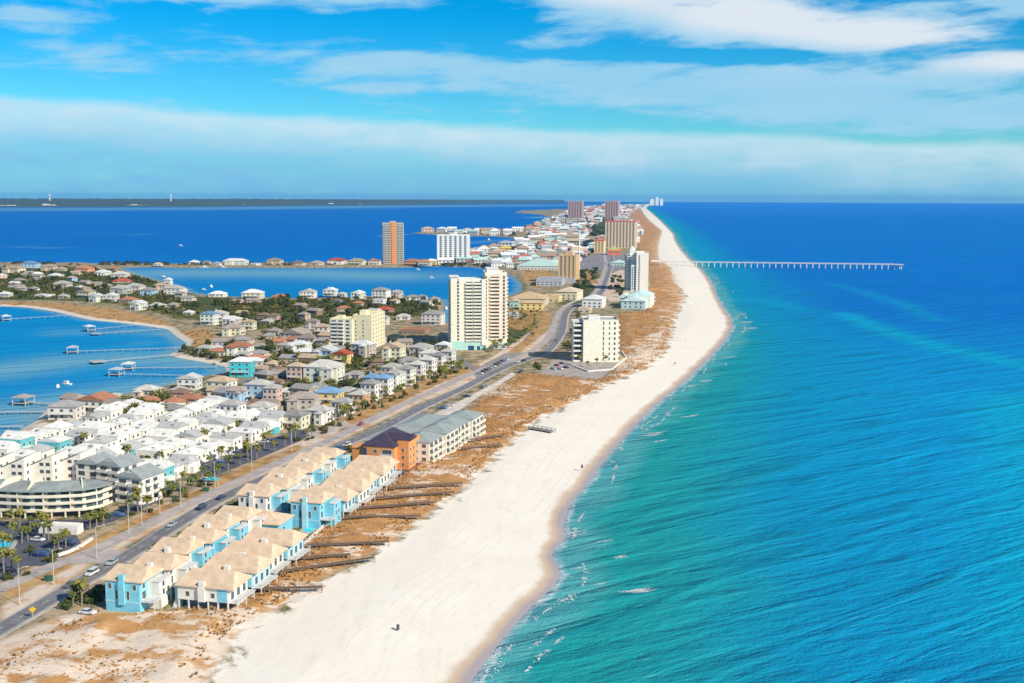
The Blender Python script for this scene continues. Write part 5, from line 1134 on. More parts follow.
V = []; Fc = []; mi = []; mats = []
for i in range(900):
    q_ = seen_sample(0 if i < 700 else 2); a = q_[None]
    if inside(a, AVOID)[0] or inside(a, AVOID2)[0] or min(seg_dist(a, GULF)[0], seg_dist(a, SOUND)[0], seg_dist(a, LAGOON)[0]) < 12 or inside(a, LAGOON)[0]: continue
    if any((q_[0] - f_[0]) ** 2 + (q_[1] - f_[1]) ** 2 < (11 + .0035 * q_[1]) ** 2 for f_ in farpts): continue
    if any((q_[0] - f_[0]) ** 2 + (q_[1] - f_[1]) ** 2 < (f_[2] + 10) ** 2 for f_ in foot): continue
    farpts.append(tuple(q_)); me_ = _far[int(rs.rand() ** 1.6 * 13.9)][0]; s_ = rs.uniform(.5, .9) * (0.75 + q_[1] / 5200)
    M_ = Matrix.Translation((q_[0], q_[1], LZ)) @ Matrix.Rotation(R(rs.uniform(-30, 30)), 4, 'Z') @ Matrix.Scale(s_, 4); k = len(V)
    for m_ in me_.materials:
        if m_ not in mats: mats.append(m_)
    V += [tuple(M_ @ v.co) for v in me_.vertices]
    for p_ in me_.polygons: Fc.append(tuple(k + j for j in p_.vertices)); mi.append(mats.index(me_.materials[p_.material_index]))
q = MB(); q.v = V; q.f = Fc; q.mi = mi; o = q.build('far_small_houses', mats); o['kind'] = 'stuff'

# ------------------------------------------------------------------ plants
BARK = paint((0.20, 0.15, 0.10), 'wood'); PTRUNK = paint((0.30, 0.24, 0.18), 'wood')
def palm_crown(rng, r=2.3):
    q = MB()
    for i in range(20):
        a = 2 * math.pi * i / 20 * 1.618 * 2 + rng.uniform(-.2, .2); up = rng.uniform(-0.35, 1.15); L = r * rng.uniform(0.85, 1.15)
        prev = None; x_, z_ = 0.0, 0.0; ang = up
        for k in range(5):
            wd = (0.10, 0.42, 0.50, 0.36, 0.06)[k] * r / 2.0
            c_, s_ = math.cos(a), math.sin(a); nx, ny = -s_ * wd, c_ * wd
            cur = [(x_ * c_ + nx, x_ * s_ + ny, z_ - wd * .5), (x_ * c_, x_ * s_, z_), (x_ * c_ - nx, x_ * s_ - ny, z_ - wd * .5)]
            if prev: q.poly((prev[0], prev[1], cur[1], cur[0])); q.poly((prev[1], prev[2], cur[2], cur[1]))
            prev = cur; x_ += math.cos(ang) * L / 4; z_ += math.sin(ang) * L / 4; ang -= 0.55
    return q
def make_palm(seed, ht, col, r):
    rng = random.Random(seed); t = thing('palm_tree', 'palm', 'palm tree', (0, 0, -500)); q = MB()
    lx = rng.uniform(-.4, .4); q.bar((0, 0, 0), (lx * .4, 0, ht * .5), 0.24, 0.19); q.bar((lx * .4, 0, ht * .5), (lx, 0, ht), 0.19, 0.16); q.build('trunk', PTRUNK, t)
    palm_crown(rng, r).build('crown', paint(col, 'leaf'), t, (lx, 0, ht)); return t
def leaf_clump(rng, q, c, rad, n, leaf):
    for _ in range(n):
        d_ = Vector((rng.gauss(0, 1), rng.gauss(0, 1), rng.gauss(0, .8))).normalized() * rad * rng.uniform(.55, 1.05); p_ = Vector(c) + d_
        n_ = (d_.normalized() + Vector((rng.uniform(-.6, .6), rng.uniform(-.6, .6), rng.uniform(-.2, .7)))).normalized(); u_ = n_.orthogonal().normalized(); u_.rotate(Matrix.Rotation(rng.uniform(0, 6.28), 3, n_)); v_ = n_.cross(u_); s_ = leaf * rng.uniform(.6, 1.3)
        q.poly([tuple(p_ + u_ * s_), tuple(p_ + v_ * s_ * .7), tuple(p_ - u_ * s_), tuple(p_ - v_ * s_ * .7)])
def make_tree(seed, ht, rad, col, n=11, name='tree', leaf=0.42):
    rng = random.Random(seed); t = thing(name, 'tree', 'tree', (0, 0, -500)); q = MB(); k = MB()
    q.bar((0, 0, 0), (0.1, 0, ht * .45), 0.28, 0.18)
    for i in range(n):
        a = rng.uniform(0, 6.28); rr = rad * math.sqrt(rng.random()) * .75; z = ht * rng.uniform(.42, .9) * (1 - .25 * rr / rad); c = (rr * math.cos(a), rr * math.sin(a), z)
        if i % 2 == 0: q.bar((0.1, 0, ht * .35), c, 0.12, 0.04, 5)
        leaf_clump(rng, k, c, rad * rng.uniform(.28, .48), 46, leaf)
    q.build('trunk', BARK, t); k.build('crown', paint(col, 'leaf'), t); return t
def make_shrub(seed, rad, col):
    rng = random.Random(seed); t = thing('shrub', 'shrub', 'shrub', (0, 0, -500)); q = MB(); k = MB()
    for i in range(6):
        a = rng.uniform(0, 6.28); rr = rad * rng.uniform(.1, .7); c = (rr * math.cos(a), rr * math.sin(a), rad * rng.uniform(.3, .75)); q.bar((0, 0, 0), c, 0.06, 0.03, 4); leaf_clump(rng, k, c, rad * .42, 34, rad * .16)
    q.build('stem', BARK, t); k.build('foliage', paint(col, 'leaf'), t); return t
GPALM = [make_palm(i, h_, c_, r_) for i, (h_, c_, r_) in enumerate(((5.2, (0.13, 0.145, 0.035), 2.3), (6.2, (0.17, 0.165, 0.04), 2.5), (4.4, (0.10, 0.125, 0.035), 2.2)))]
GTREE = [make_tree(20 + i, h_, r_, c_) for i, (h_, r_, c_) in enumerate(((6.5, 3.6, (0.050, 0.078, 0.028)), (5.2, 4.2, (0.075, 0.095, 0.028)), (7.5, 3.4, (0.042, 0.068, 0.03)), (5.5, 3.0, (0.11, 0.12, 0.03))))]
GYEL = [make_tree(30 + i, h_, r_, c_) for i, (h_, r_, c_) in enumerate(((6.0, 4.2, (0.13, 0.14, 0.035)), (5.0, 3.6, (0.10, 0.12, 0.03))))]
GSHR = [make_shrub(40 + i, r_, c_) for i, (r_, c_) in enumerate(((1.5, (0.08, 0.11, 0.03)), (2.2, (0.12, 0.125, 0.03)), (1.8, (0.06, 0.085, 0.03))))]
used_proto = set()
def plant(protos, pos, label, group, smin=.8, smax=1.25):
    p0 = random.choice(protos); s_ = random.uniform(smin, smax)
    if p0.name in used_proto: return dup(p0, (pos[0], pos[1], LZ), random.uniform(0, 6.28), label, group, s_)
    used_proto.add(p0.name); p0.location = (pos[0], pos[1], LZ); p0.rotation_euler = (0, 0, random.uniform(0, 6.28)); p0.scale = (s_,) * 3; p0['label'] = label; p0['group'] = group; return p0
PALMS = {
 'palm tree around the swimming pool and dark car park': [(4, 573), (12, 571), (19, 573), (22, 543), (14, 541), (37, 538), (44, 537), (59, 550), (54, 551), (66, 548), (-4, 560), (28, 541), (49, 540), (3, 553), (8, 556)],
 'palm tree in front of the curved cream condo': [(90, 530), (97, 527), (104, 526), (30, 528), (40, 528), (20, 528), (10, 529)],
 'palm tree on the verge between the white townhouses and the inland carriageway': [(129, 514), (138, 512), (147, 513), (139, 504), (170, 492), (174, 499), (183, 486), (197, 487), (182, 499), (208, 484), (190, 492), (163, 502), (203, 478), (215, 478)],
 'palm tree among the parked cars in front of the white townhouses': [(232, 457), (222, 463), (240, 465), (247, 453), (257, 460), (210, 467), (219, 474), (264, 449), (275, 452), (285, 447), (291, 441), (270, 444), (228, 470), (248, 461)],
 'palm tree standing between the white townhouses': [(154, 460), (169, 456), (182, 452), (193, 446), (121, 444), (205, 447), (140, 452), (110, 443), (128, 462), (145, 470), (160, 466), (176, 463), (200, 458), (216, 447), (230, 440), (100, 452), (85, 448), (250, 436), (238, 433)],
 'palm tree beside the dark car park gap on the sea side of the road': [(73, 606), (82, 606), (78, 602)],
 'palm tree in front of the beachfront cream condo': [(580, 366), (588, 367), (597, 366), (606, 364), (612, 361), (572, 364)]}
for lab, pts in PALMS.items():
    for p_ in pts: plant(GPALM, P(*p_), lab, lab.replace('palm tree', 'palm trees', 1))
def clear(p_, extra=0.0):
    fa = np.array(foot); return bool(((fa[:, 0] - p_[0]) ** 2 + (fa[:, 1] - p_[1]) ** 2 > np.maximum(fa[:, 2] + extra, 1) ** 2).all())
a_ = smooth_line(PL([(320, 443), (366, 421), (400, 404.5), (440, 386.5), (478, 369)]), 2.5)
for i, o_ in enumerate(list(range(0, 96))):
    c = a_[int(random.random() * (len(a_) - 1))]; n_ = random.uniform(-15, -6.5)
    q_ = c + np.array([math.cos(R(18)), -math.sin(R(18))]) * n_
    if i % 2 == 0: plant(GPALM, q_, 'palm tree in front of the palm-lined row of houses', 'palm trees in front of the palm-lined row of houses')
    else: plant(GSHR, q_, 'round shrub in front of the palm-lined row of houses', 'shrubs in front of the palm-lined row of houses')
for p_ in [(66, 606), (70, 603), (88, 599), (92, 603), (96, 597), (84, 601), (64, 609), (98, 601)]: plant(GSHR, P(*p_), 'bush beside the blue end wall on the sea side of the road', 'bushes beside the blue end wall', 0.9, 1.5)
for p_ in [(100, 590), (112, 578), (126, 570), (150, 556), (160, 551), (178, 541), (205, 524), (215, 519), (224, 514), (232, 512), (213, 523), (236, 506), (247, 500), (258, 495), (270, 488), (300, 473), (320, 463), (340, 454), (347, 450), (352, 452), (343, 459), (336, 462)]: plant(GSHR, P(*p_), 'low bush between the road and the tan-roofed townhouses', 'low bushes between the road and the tan-roofed townhouses', 0.7, 1.3)
for p_ in [(30, 553), (58, 553), (52, 562), (8, 580), (26, 575), (100, 521), (106, 518), (132, 515), (150, 512), (160, 504), (166, 497), (200, 487), (212, 482), (218, 470), (186, 497), (176, 502)]: plant(GSHR, P(*p_), 'low bush along the inland edge of the car parks', 'low bushes along the inland edge of the car parks', .8, 1.3)
for p_ in [(117, 412), (124, 409), (131, 413), (138, 410), (145, 413), (152, 411), (158, 416), (150, 418), (135, 417), (124, 418), (165, 404), (158, 403)]: plant(GYEL, P(*p_), 'broad yellow-green tree behind the white townhouse cluster', 'broad yellow-green trees behind the white townhouses', 1.0, 1.5)
for p_ in [(180, 421), (188, 420), (196, 421), (204, 420), (212, 419), (205, 424), (172, 421)]: plant(GYEL, P(*p_), 'yellow-green hedge tree along the back edge of the white townhouses', 'hedge trees along the back of the white townhouses', .6, .9)
side = np.vstack([PL(q_) for q_ in ([(60, 280), (120, 296), (200, 312), (300, 322), (360, 330)],)])
def scatter(poly, n, protos, lab, group, smin, smax, sepd, margin=1.0, thr=.38):
    lo = poly.min(0); hi = poly.max(0); got = 0; tries = 0; pts = []
    while got < n and tries < 12 * n + 9000:
        tries += 1; q_ = lo + rs.rand(2) * (hi - lo); a = q_[None]
        if not inside(a, poly)[0] or not clear(q_, margin) or inside(a, LAGOON)[0] or min(seg_dist(a, LAGOON)[0], seg_dist(a, BAY)[0]) < 6: continue
        if min(seg_dist(a, road_c[::4])[0], seg_dist(a, path_c[::4])[0]) < 9: continue
        if vnoise(q_[0:1] / 28, q_[1:2] / 28, 9)[0] < thr: continue
        if any((q_[0] - f_[0]) ** 2 + (q_[1] - f_[1]) ** 2 < sepd ** 2 for f_ in pts): continue
        pts.append(q_); got += 1
        if protos is not None: plant(protos, q_, lab, group, smin, smax)
    return pts
foot += [(P(*a)[0], P(*a)[1], r_) for a, r_ in (((479, 345), 26), ((350, 340), 26), ((595, 355), 24), ((637, 285), 26), ((567, 280), 20))]
NB1 = PL([(-30, 268), (60, 267), (112, 271), (160, 284), (185, 296), (205, 302), (200, 318), (182, 320), (150, 311), (110, 303), (60, 300), (-30, 299)])
NB2 = PL([(215, 301), (330, 300), (440, 301), (436, 316), (360, 318), (300, 330), (262, 328), (215, 318)])
NB3 = PL([(262, 332), (340, 330), (372, 352), (444, 342), (450, 356), (400, 368), (340, 392), (280, 412), (262, 408), (268, 372)])
NB4 = PL([(160, 350), (225, 345), (262, 350), (270, 365), (232, 372), (200, 359), (172, 356)])
NB5 = PL([(190, 395), (262, 385), (300, 385), (280, 425), (262, 424), (200, 412)])
scatter(NB1, 100, GTREE, 'dark green tree on the green point between bay and lagoon', 'trees on the green point', .8, 1.35, 6.5)
scatter(NB2, 85, GTREE, 'dark green tree between the lagoon houses and the yellow mid-rise block', 'trees near the lagoon houses', .8, 1.3, 7.5)
scatter(NB3, 30, GYEL, 'yellow-green tree among the houses around the yellow mid-rise block', 'yellow-green trees around the yellow mid-rise block', .6, 1.0, 6)
scatter(NB3, 45, GTREE, 'dark green tree among the houses around the yellow mid-rise block', 'trees around the yellow mid-rise block', .7, 1.1, 7)
scatter(NB3, 30, GPALM, 'palm tree among the houses around the yellow mid-rise block', 'palm trees around the yellow mid-rise block', .9, 1.3, 7)
scatter(NB4, 26, GTREE, 'dark green tree among the houses at the head of the bay', 'trees at the head of the bay', .7, 1.1, 7)
scatter(NB5, 14, GYEL, 'yellow-green tree among the houses behind the white townhouses', 'trees among the houses behind the white townhouses', .6, .9, 6)
scatter(PL([(486, 349), (482, 330), (512, 314), (545, 318), (552, 325), (522, 350), (498, 354)]), 42, GPALM, 'palm tree in the garden right of the twin cream tower', 'palm trees right of the twin cream tower', .9, 1.4, 7)
scatter(PL([(575, 290), (582, 272), (600, 268), (603, 280), (590, 298)]), 24, GTREE, 'dark green tree by the road bend behind the tan square hotel', 'trees by the road bend', .9, 1.4, 9)
scatter(PL([(560, 348), (570, 318), (578, 310), (580, 330), (572, 356)]), 10, GTREE, 'dark green tree between the road and the beachfront cream condo', 'trees between road and cream condo', .7, 1.0, 6)
scatter(PL([(530, 362), (556, 350), (560, 360), (540, 370)]), 8, GSHR, 'shrub between the road and the cream condo car park', 'shrubs by the cream condo car park', 1.0, 1.6, 4)
scatter(PL([(604, 300), (610, 275), (622, 280), (624, 300)]), 12, GTREE, 'dark green tree left of the slim white tower', 'trees left of the slim white tower', .9, 1.3, 8)
# far and low growth nobody could count: one object
def thicket(name, pts, label_h, col, rad0, rad1, n_leaf):
    q = MB(); rng = random.Random(7)
    V = []; 
    for p_ in pts:
        r_ = rng.uniform(rad0, rad1)
        for _ in range(n_leaf):
            d_ = Vector((rng.gauss(0, 1), rng.gauss(0, 1), abs(rng.gauss(0, .8)))).normalized() * r_ * rng.uniform(.5, 1.05); n_ = (d_.normalized() + Vector((rng.uniform(-.6, .6), rng.uniform(-.6, .6), rng.uniform(0, .7)))).normalized()
            u_ = n_.orthogonal().normalized(); u_.rotate(Matrix.Rotation(rng.uniform(0, 6.28), 3, n_)); v_ = n_.cross(u_); s_ = r_ * .33 * rng.uniform(.6, 1.3); c = Vector((p_[0], p_[1], LZ)) + Vector((d_.x, d_.y, d_.z * .8))
            q.poly([tuple(c + u_ * s_), tuple(c + v_ * s_ * .7), tuple(c - u_ * s_), tuple(c - v_ * s_ * .7)])
    o = q.build(name, paint(col, 'leaf')); o['kind'] = 'stuff'; return o
for poly, n, r0_, r1_, thr, mg in ((NB1, 1700, 2.2, 5.2, .30, -3), (NB2, 1100, 1.8, 4.4, .28, -2.5), (NB3, 850, 1.2, 3.0, .18, -2.5), (NB4, 160, 1.0, 2.6, .25, -2), (NB5, 130, .9, 2.2, .25, -2)):
    pts = scatter(poly, n, None, '', '', 1, 1, r0_ * 1.15, mg, thr); hf = int(len(pts) * .62); random.shuffle(pts)
    thicket('scrub_undergrowth', pts[:hf], 3, (0.065, 0.085, 0.028), r0_, r1_, 30)
    thicket('scrub_undergrowth', pts[hf:], 3, (0.14, 0.14, 0.04), r0_ * .8, r1_ * .8, 30)
FT = AREAS[0][0]
foot_far = [(f_[0], f_[1], 9) for f_ in farpts]; foot += foot_far
pts = []
for i in range(2600):
    q_ = seen_sample(0 if i < 2100 else 2)
    if clear(q_, -2) and not inside(q_[None], AVOID)[0] and not inside(q_[None], LAGOON)[0] and vnoise(q_[0:1] / 60, q_[1:2] / 90, 31)[0] > .40: pts.append(q_)
pts += scatter(AREAS[1][0], 70, None, '', '', 1, 1, 8, 0)
pts += list(offset_line(smooth_line(PL([(606, 238), (590, 226), (602, 214)]), 14), 16)) + list(offset_line(smooth_line(PL([(606, 238), (590, 226), (602, 214)]), 14), -14))
thicket('far_town_trees', pts, 3, (0.045, 0.068, 0.036), 3.5, 8.0, 18)
g_ = [q_ for k_ in (1, 2, 8, 5, 6) for q_ in scatter(GOLD[k_], 45, None, '', '', 1, 1, 3, -1, .3)]
thicket('dry_scrub', g_, 3, (0.16, 0.14, 0.045), 0.5, 1.6, 22)
pts = scatter(PL([(0, 264), (120, 265.2), (200, 265.5), (380, 265), (380, 263.4), (250, 264), (120, 264.8), (60, 263.5)]), 60, None, '', '', 1, 1, 8, 0) + [P(a, 262.8 + random.uniform(0, 1.0)) for a in [random.uniform(14, 50) for _ in range(26)] + [random.uniform(100, 175) for _ in range(30)]]
thicket('spit_trees', pts, 3, (0.035, 0.055, 0.034), 2.5, 5.5, 30)

# ------------------------------------------------------------------ vehicles
TYRE = paint((0.02, 0.02, 0.02), 'trim')
def prof(q, pts, hw, hw2=None, mi=0):
    """side profile (y, z) swept across the width; hw2 narrows the upper points"""
    n = len(pts); k = len(q.v)
    for s_ in (-1, 1):
        for (y_, z_, f_) in pts: q.v.append((s_ * hw * f_, y_, z_))
    q.f.append(tuple(range(k, k + n))); q.f.append(tuple(range(k + n, k + 2 * n))[::-1]); q.mi += [mi, mi]
    for i in range(n): j = (i + 1) % n; q.f.append((k + j, k + i, k + n + i, k + n + j)); q.mi.append(mi)
q = MB(); prof(q, [(-2.25, .35, .96), (-2.3, .62, .94), (-2.2, .82, .92), (-1.1, .98, .95), (1.7, .98, .95), (2.2, .92, .92), (2.3, .6, .95), (2.25, .35, .96)], .92); prof(q, [(-0.15, 1.44, .74), (-.35, 1.40, .76), (-.3, 1.38, .78), (1.2, 1.38, .78), (1.3, 1.40, .76), (1.0, 1.46, .74)], .92); CAR_BODY = q.mesh('body', paint((.5, .5, .5), 'carpaint'))
q = MB(); prof(q, [(-1.1, .985, .90), (-.32, 1.375, .76), (1.25, 1.375, .76), (1.75, .985, .90)], .92); CAR_GLASS = q.mesh('windows', GLASS)
q = MB(); prof(q, [(-2.4, .4, .97), (-2.45, .9, .95), (-1.5, 1.05, .97), (2.4, 1.05, .97), (2.45, .4, .97)], .98); prof(q, [(-.7, 1.74, .80), (-.8, 1.70, .82), (2.25, 1.70, .82), (2.3, 1.76, .8)], .98); SUV_BODY = q.mesh('body', paint((.5, .5, .5), 'carpaint'))
q = MB(); prof(q, [(-1.5, 1.055, .93), (-.78, 1.69, .82), (2.2, 1.69, .82), (2.36, 1.055, .93)], .98); SUV_GLASS = q.mesh('windows', GLASS)
q = MB(); q.bar((-.12, 0, 0), (.12, 0, 0), .33, .33, 12); WHEEL = q.mesh('wheel', TYRE); q = MB(); q.bar((-.125, 0, 0), (.125, 0, 0), .19, .19, 10); RIM = q.mesh('rim', paint((.5, .5, .52), 'trim'))
CC = dict(white=(.8, .79, .77), silver=(.48, .49, .5), grey=(.16, .165, .17), black=(.03, .03, .035), navy=(.02, .04, .14), blue=(.05, .16, .42), red=(.5, .03, .05), maroon=(.22, .02, .03))
def car(px, py, col, label, head, suv=False, z=0.06, pos=None):
    w_ = P(px, py) if pos is None else pos; t = thing('parked_car' if 'parked' in label else 'car', label, 'car', (w_[0], w_[1], LZ + z), head)
    o = inst('body', SUV_BODY if suv else CAR_BODY, t); o.material_slots[0].link = 'OBJECT'; o.material_slots[0].material = paint(CC[col], 'carpaint'); inst('windows', SUV_GLASS if suv else CAR_GLASS, t)
    for sx in (-.82, .82):
        for sy_ in (-1.4, 1.4): inst('rim', RIM, inst('wheel', WHEEL, t, (sx, sy_, .33)))
    return t
def road_head(px, py, line):
    w_ = P(px, py); i = np.argmin(((line - w_) ** 2).sum(1)); i = min(max(i, 1), len(line) - 2); d_ = line[i + 1] - line[i - 1]; return math.atan2(-d_[0], d_[1])
for px, py, col, lab, suv in [(70, 586.5, 'grey', 'dark grey car, nearest of those driving on the road', 0), (92, 574.5, 'white', 'white estate car driving on the road beside the blue end wall', 1), (112, 564, 'silver', 'silver car driving on the road just ahead of the white one', 0), (172, 526, 'silver', 'silver car driving alone on the middle of the near road', 0), (201.5, 509, 'navy', 'dark navy car, nearer of two navy cars on the road', 1), (221, 499, 'navy', 'dark navy car, farther of two navy cars on the road', 0),
        (524, 361.5, 'navy', 'dark blue car on the road at the cream tower junction', 1), (518, 362.5, 'white', 'white car on the road at the cream tower junction', 0), (556, 341, 'grey', 'grey car on the road bend past the twin tower', 0)]: car(px, py, col, lab, road_head(px, py, road_c), suv)
for px, py, col, lab in [(361, 425, 'red', 'red car driving on the inland carriageway behind the orange building')]: car(px, py, col, lab, road_head(px, py, path_c))
PK = [(323, 430, 'maroon', 'dark red car parked in the pale lot at the near end of the palm-lined row'), (340, 450, 'blue', 'blue car parked beside bushes left of the orange building'), (347, 446, 'white', 'white car parked beside bushes left of the orange building'), (38, 541, 'white', 'white car parked alone beside the pool palms'), (37, 556, 'navy', 'navy car parked at the entrance of the dark car park'), (45, 556, 'blue', 'blue car parked beside the navy one at the car park entrance'),
      (47, 553, 'grey', 'grey car parked behind the blue one at the car park entrance'), (68, 545, 'navy', 'navy car parked under palms by the pale wall'), (8, 572, 'black', 'black car parked left of the pool palms at the frame edge'), (118, 516, 'blue', 'blue car parked at the foot of the right end of the curved condo'), (133, 510, 'navy', 'navy car parked on the dark lot behind the verge palms'), (152, 499, 'grey', 'grey car parked under the pale round palm'), (175, 491, 'black', 'black car parked behind the verge palms'),
      (205, 481, 'white', 'white car parked beside the teal shelter'), (467, 397, 'navy', 'navy car parked alone on the sandy strip by the road'), (443, 409, 'blue', 'blue car parked on the sandy strip behind the grey condo roofs'), (450, 406, 'white', 'white car parked on the sandy strip behind the grey condo roofs'), (483, 388, 'grey', 'grey car parked at the far end of the sandy strip'), (521, 372.5, 'navy', 'navy car parked on the sand below the road junction'),
      (88, 614, 'white', 'white car parked on the sand beside the blue end wall')]
for px, py, col, lab in PK: car(px, py, col, lab, R(random.choice((70, -20, 75, -110))), random.random() < .4)
for k in range(15):
    f_ = k / 14; px = 205 + (268 - 205) * f_; py = 468 + (443 - 468) * f_ - (2 if k % 3 else 0)
    if k in (5, 11): continue
    car(px, py, ['navy', 'grey', 'black', 'blue', 'silver', 'navy', 'white'][k % 7], f"{['navy', 'grey', 'black', 'blue', 'silver', 'navy', 'white'][k % 7]} car parked in the line before the white townhouses, {ORD[k]} from the near end", R(-100))
for k in range(9): car(480 + 3.2 * k, 374 - 1.75 * k, ['white', 'maroon', 'navy', 'silver', 'white', 'black', 'grey', 'blue', 'white'][k], f"{['white', 'maroon', 'navy', 'silver', 'white', 'black', 'grey', 'blue', 'white'][k]} car parked in the row before the twin cream tower, {ORD[k]} from the near end", R(60))
for k, (px, py, col) in enumerate(((557, 366, 'red'), (562, 364, 'grey'), (560, 369.5, 'white'), (566, 368, 'navy'), (553, 369.5, 'silver'))): car(px, py, col, f'{col} car parked beside the beachfront cream condo', R(40))
for k in range(18):
    px = 572 + (k % 9) * 5.6; py = 262.5 + (k // 9) * 3.2 - (k % 9) * .25; col = ['white', 'silver', 'grey', 'navy', 'red', 'white'][k % 6]
    if px < 606 or k // 9: car(px, py, col, f"{col} car in the {('back', 'front')[k // 9]} line of the far car park, {ORD[k % 9]} from the left", R(5))

# ------------------------------------------------------------------ lamps, sign, boxes
LP = paint((0.62, 0.62, 0.60), 'trim')
t0 = None
lampp = [(20, 605), (54, 585), (97, 559), (129, 533.5), (142, 526), (160, 515.5), (181, 506), (215, 487.5), (252, 470), (292, 452), (336, 431.5), (380, 410), (420, 392)]
for i, p_ in enumerate(lampp):
    w_ = P(*p_); lab = f'tall thin street lamp beside the inland carriageway, {ORD[i]} from the near end'
    if t0 is None:
        t0 = thing('street_lamp', lab, 'street lamp', w_, R(-75), 'street lamps along the inland carriageway'); q = MB(); q.bar((0, 0, 0), (0, 0, 10.5), .13, .08, 8); q.build('pole', LP, t0); q = MB(); q.bar((0, 0, 10.4), (0, 2.0, 10.9), .06, .05); q.build('arm', LP, t0); q = MB(); q.box(-.18, .18, 1.9, 2.7, 10.82, 11.0); q.build('lamp_head', LP, t0)
    else: dup(t0, (w_[0], w_[1], LZ), R(-75), lab)
t = thing('road_sign', 'yellow diamond warning sign on a post beside the near end of the road', 'road sign', P(33, 618), R(15)); q = MB(); q.bar((0, 0, 0), (0, 0, 2.2), .06); q.build('post', LP, t); q = MB(); k_ = 0.95; q.v = [(0, -.09, 1.5), (k_, -.09, 2.4), (0, -.09, 3.35), (-k_, -.09, 2.4), (0, -.05, 1.5), (k_, -.05, 2.4), (0, -.05, 3.35), (-k_, -.05, 2.4)]; q.f = [(0, 1, 2, 3), (7, 6, 5, 4), (0, 4, 5, 1), (1, 5, 6, 2), (2, 6, 7, 3), (3, 7, 4, 0)]; q.mi = [0] * 6; q.build('sign_plate', paint((0.75, 0.48, 0.02), 'trim'), t)
def utility(lab, px, py, rz):
    t = thing('utility_box', lab, 'utility box', P(px, py), rz); GB = paint((0.06, 0.16, 0.09), 'trim')
    MB().box(-1.2, 1.2, -.6, .6, .12, 1.5).build('cabinet', GB, t); MB().box(-1.3, 1.3, -.7, .7, 0, .118).build('plinth', PALE, t); MB().box(-1.3, 1.3, -.7, .7, 1.505, 1.6).build('lid', GB, t)
    for s_ in (-.6, .6): MB().box(s_ - .5, s_ + .5, -.63, -.604, .2, 1.4).build('door', GB, t)
utility('green utility box on the sandy median near the car park entrance', 49, 581, R(-10)); utility('green utility box at the edge of the inland carriageway by the palms', 206, 491.5, R(-12))
t = thing('bus_shelter', 'small teal shelter beside the white car at the edge of the inland carriageway', 'shelter', P(212, 486), R(-15)); q = MB()
for sx in (-2, 2):
    for sy_ in (-1.2, 1.2): q.box(sx - .1, sx + .1, sy_ - .1, sy_ + .1, 0, 2.6)
q.build('posts', TRIM, t); MB().hip(-2.2, 2.2, -1.4, 1.4, 2.61, .9, .4).build('roof', paint((0.10, 0.42, 0.42), 'metalroof'), t)
t = thing('garden_wall', 'low pale wall curving along the car park beside the orange verge', 'wall', P(75, 553)); pts = [tuple(v - P(75, 553)) for v in PL([(58, 557), (70, 553), (82, 547), (92, 540)])]; q = MB()
for a, b_ in zip(pts[:-1], pts[1:]): q.bar((a[0], a[1], .6), (b_[0], b_[1], .6), .6, n=4)
q.build('wall_run', WHT, t)
t = thing('service_building', 'low white flat-roofed service building among the pool palms', 'building', P(58, 534), R(-8)); MB().box(-7, 7, 0, 4, 0, 2.6).build('wall', WHT, t); q = MB(); parapet(q, -7, 7, 0, 4, 2.61, .4); q.box(-6.6, 6.6, .31, 3.69, 2.612, 2.7); q.build('roof', WHT, t); put_win(t, 'f', -3, .9, 1.4, 1.2, 14, 4); inst('door', door_mesh(1.1, 2.1), t, (1, -.004, 0), 0)

# ------------------------------------------------------------------ boardwalks over the dunes
BW = paint((0.20, 0.135, 0.095), 'wood')
for i, (a, b_) in enumerate([((242, 594), (322, 592)), ((270, 578), (374, 562)), ((306, 550), (389, 546)), ((292, 563), (350, 559)), ((345, 521), (421, 520)), ((360, 512), (433, 506)), ((374, 502), (454, 496)), ((389, 492), (462, 487)), ((462, 452), (502, 448)), ((470, 443), (505, 438))]):
    A = P(*a); B = P(*b_); L = np.linalg.norm(B - A); rz = math.atan2(B[1] - A[1], B[0] - A[0])
    t = thing('boardwalk', f'{ORD[i]} dark wooden boardwalk from the near end crossing the orange dunes' if i not in (2, 3) else ('short dark boardwalk crossing the dunes between two longer ones' if i == 3 else 'dark boardwalk over the dunes beside the small turquoise pool'), 'boardwalk', (A[0], A[1], LZ), rz, 'boardwalks over the dunes')
    q = MB(); q.box(0, L, -.9, .9, 1.5, 1.65); q.build('deck', BW, t); q = MB(); n = int(L / 3)
    for k in range(n + 1):
        for s_ in (-.85, .85): q.box(L * k / n - .08, L * k / n + .08, s_ - .08, s_ + .08, -.3, 1.495)
    q.build('posts', BW, t)
    for s_ in (-.85, .85):
        q = MB(); q.box(0, L, s_ - .05, s_ + .05, 2.15, 2.24)
        for k in range(n + 1): q.box(L * k / n - .05, L * k / n + .05, s_ - .045, s_ + .045, 1.655, 2.145)
        q.build('railing', BW, t)
A = P(531, 429); B = P(553, 433); L = np.linalg.norm(B - A)
t = thing('boardwalk', 'short grey wooden walkway ending alone on the white beach', 'boardwalk', (A[0], A[1], LZ), math.atan2(B[1] - A[1], B[0] - A[0])); WG = paint((0.30, 0.26, 0.23), 'wood')
q = MB(); q.box(0, L, -2, 2, .7, .85); q.build('deck', WG, t); q = MB()
for k in range(6):
    for s_ in (-1.95, 1.95): q.box(L * k / 5 - .1, L * k / 5 + .1, s_ - .1, s_ + .1, -.3, 2.0)
q.build('posts', WG, t); q = MB()
for s_ in (-1.95, 1.95): q.box(0.11, L - .11, s_ - .06, s_ + .06, 1.6, 1.8)
q.build('railing', WG, t)
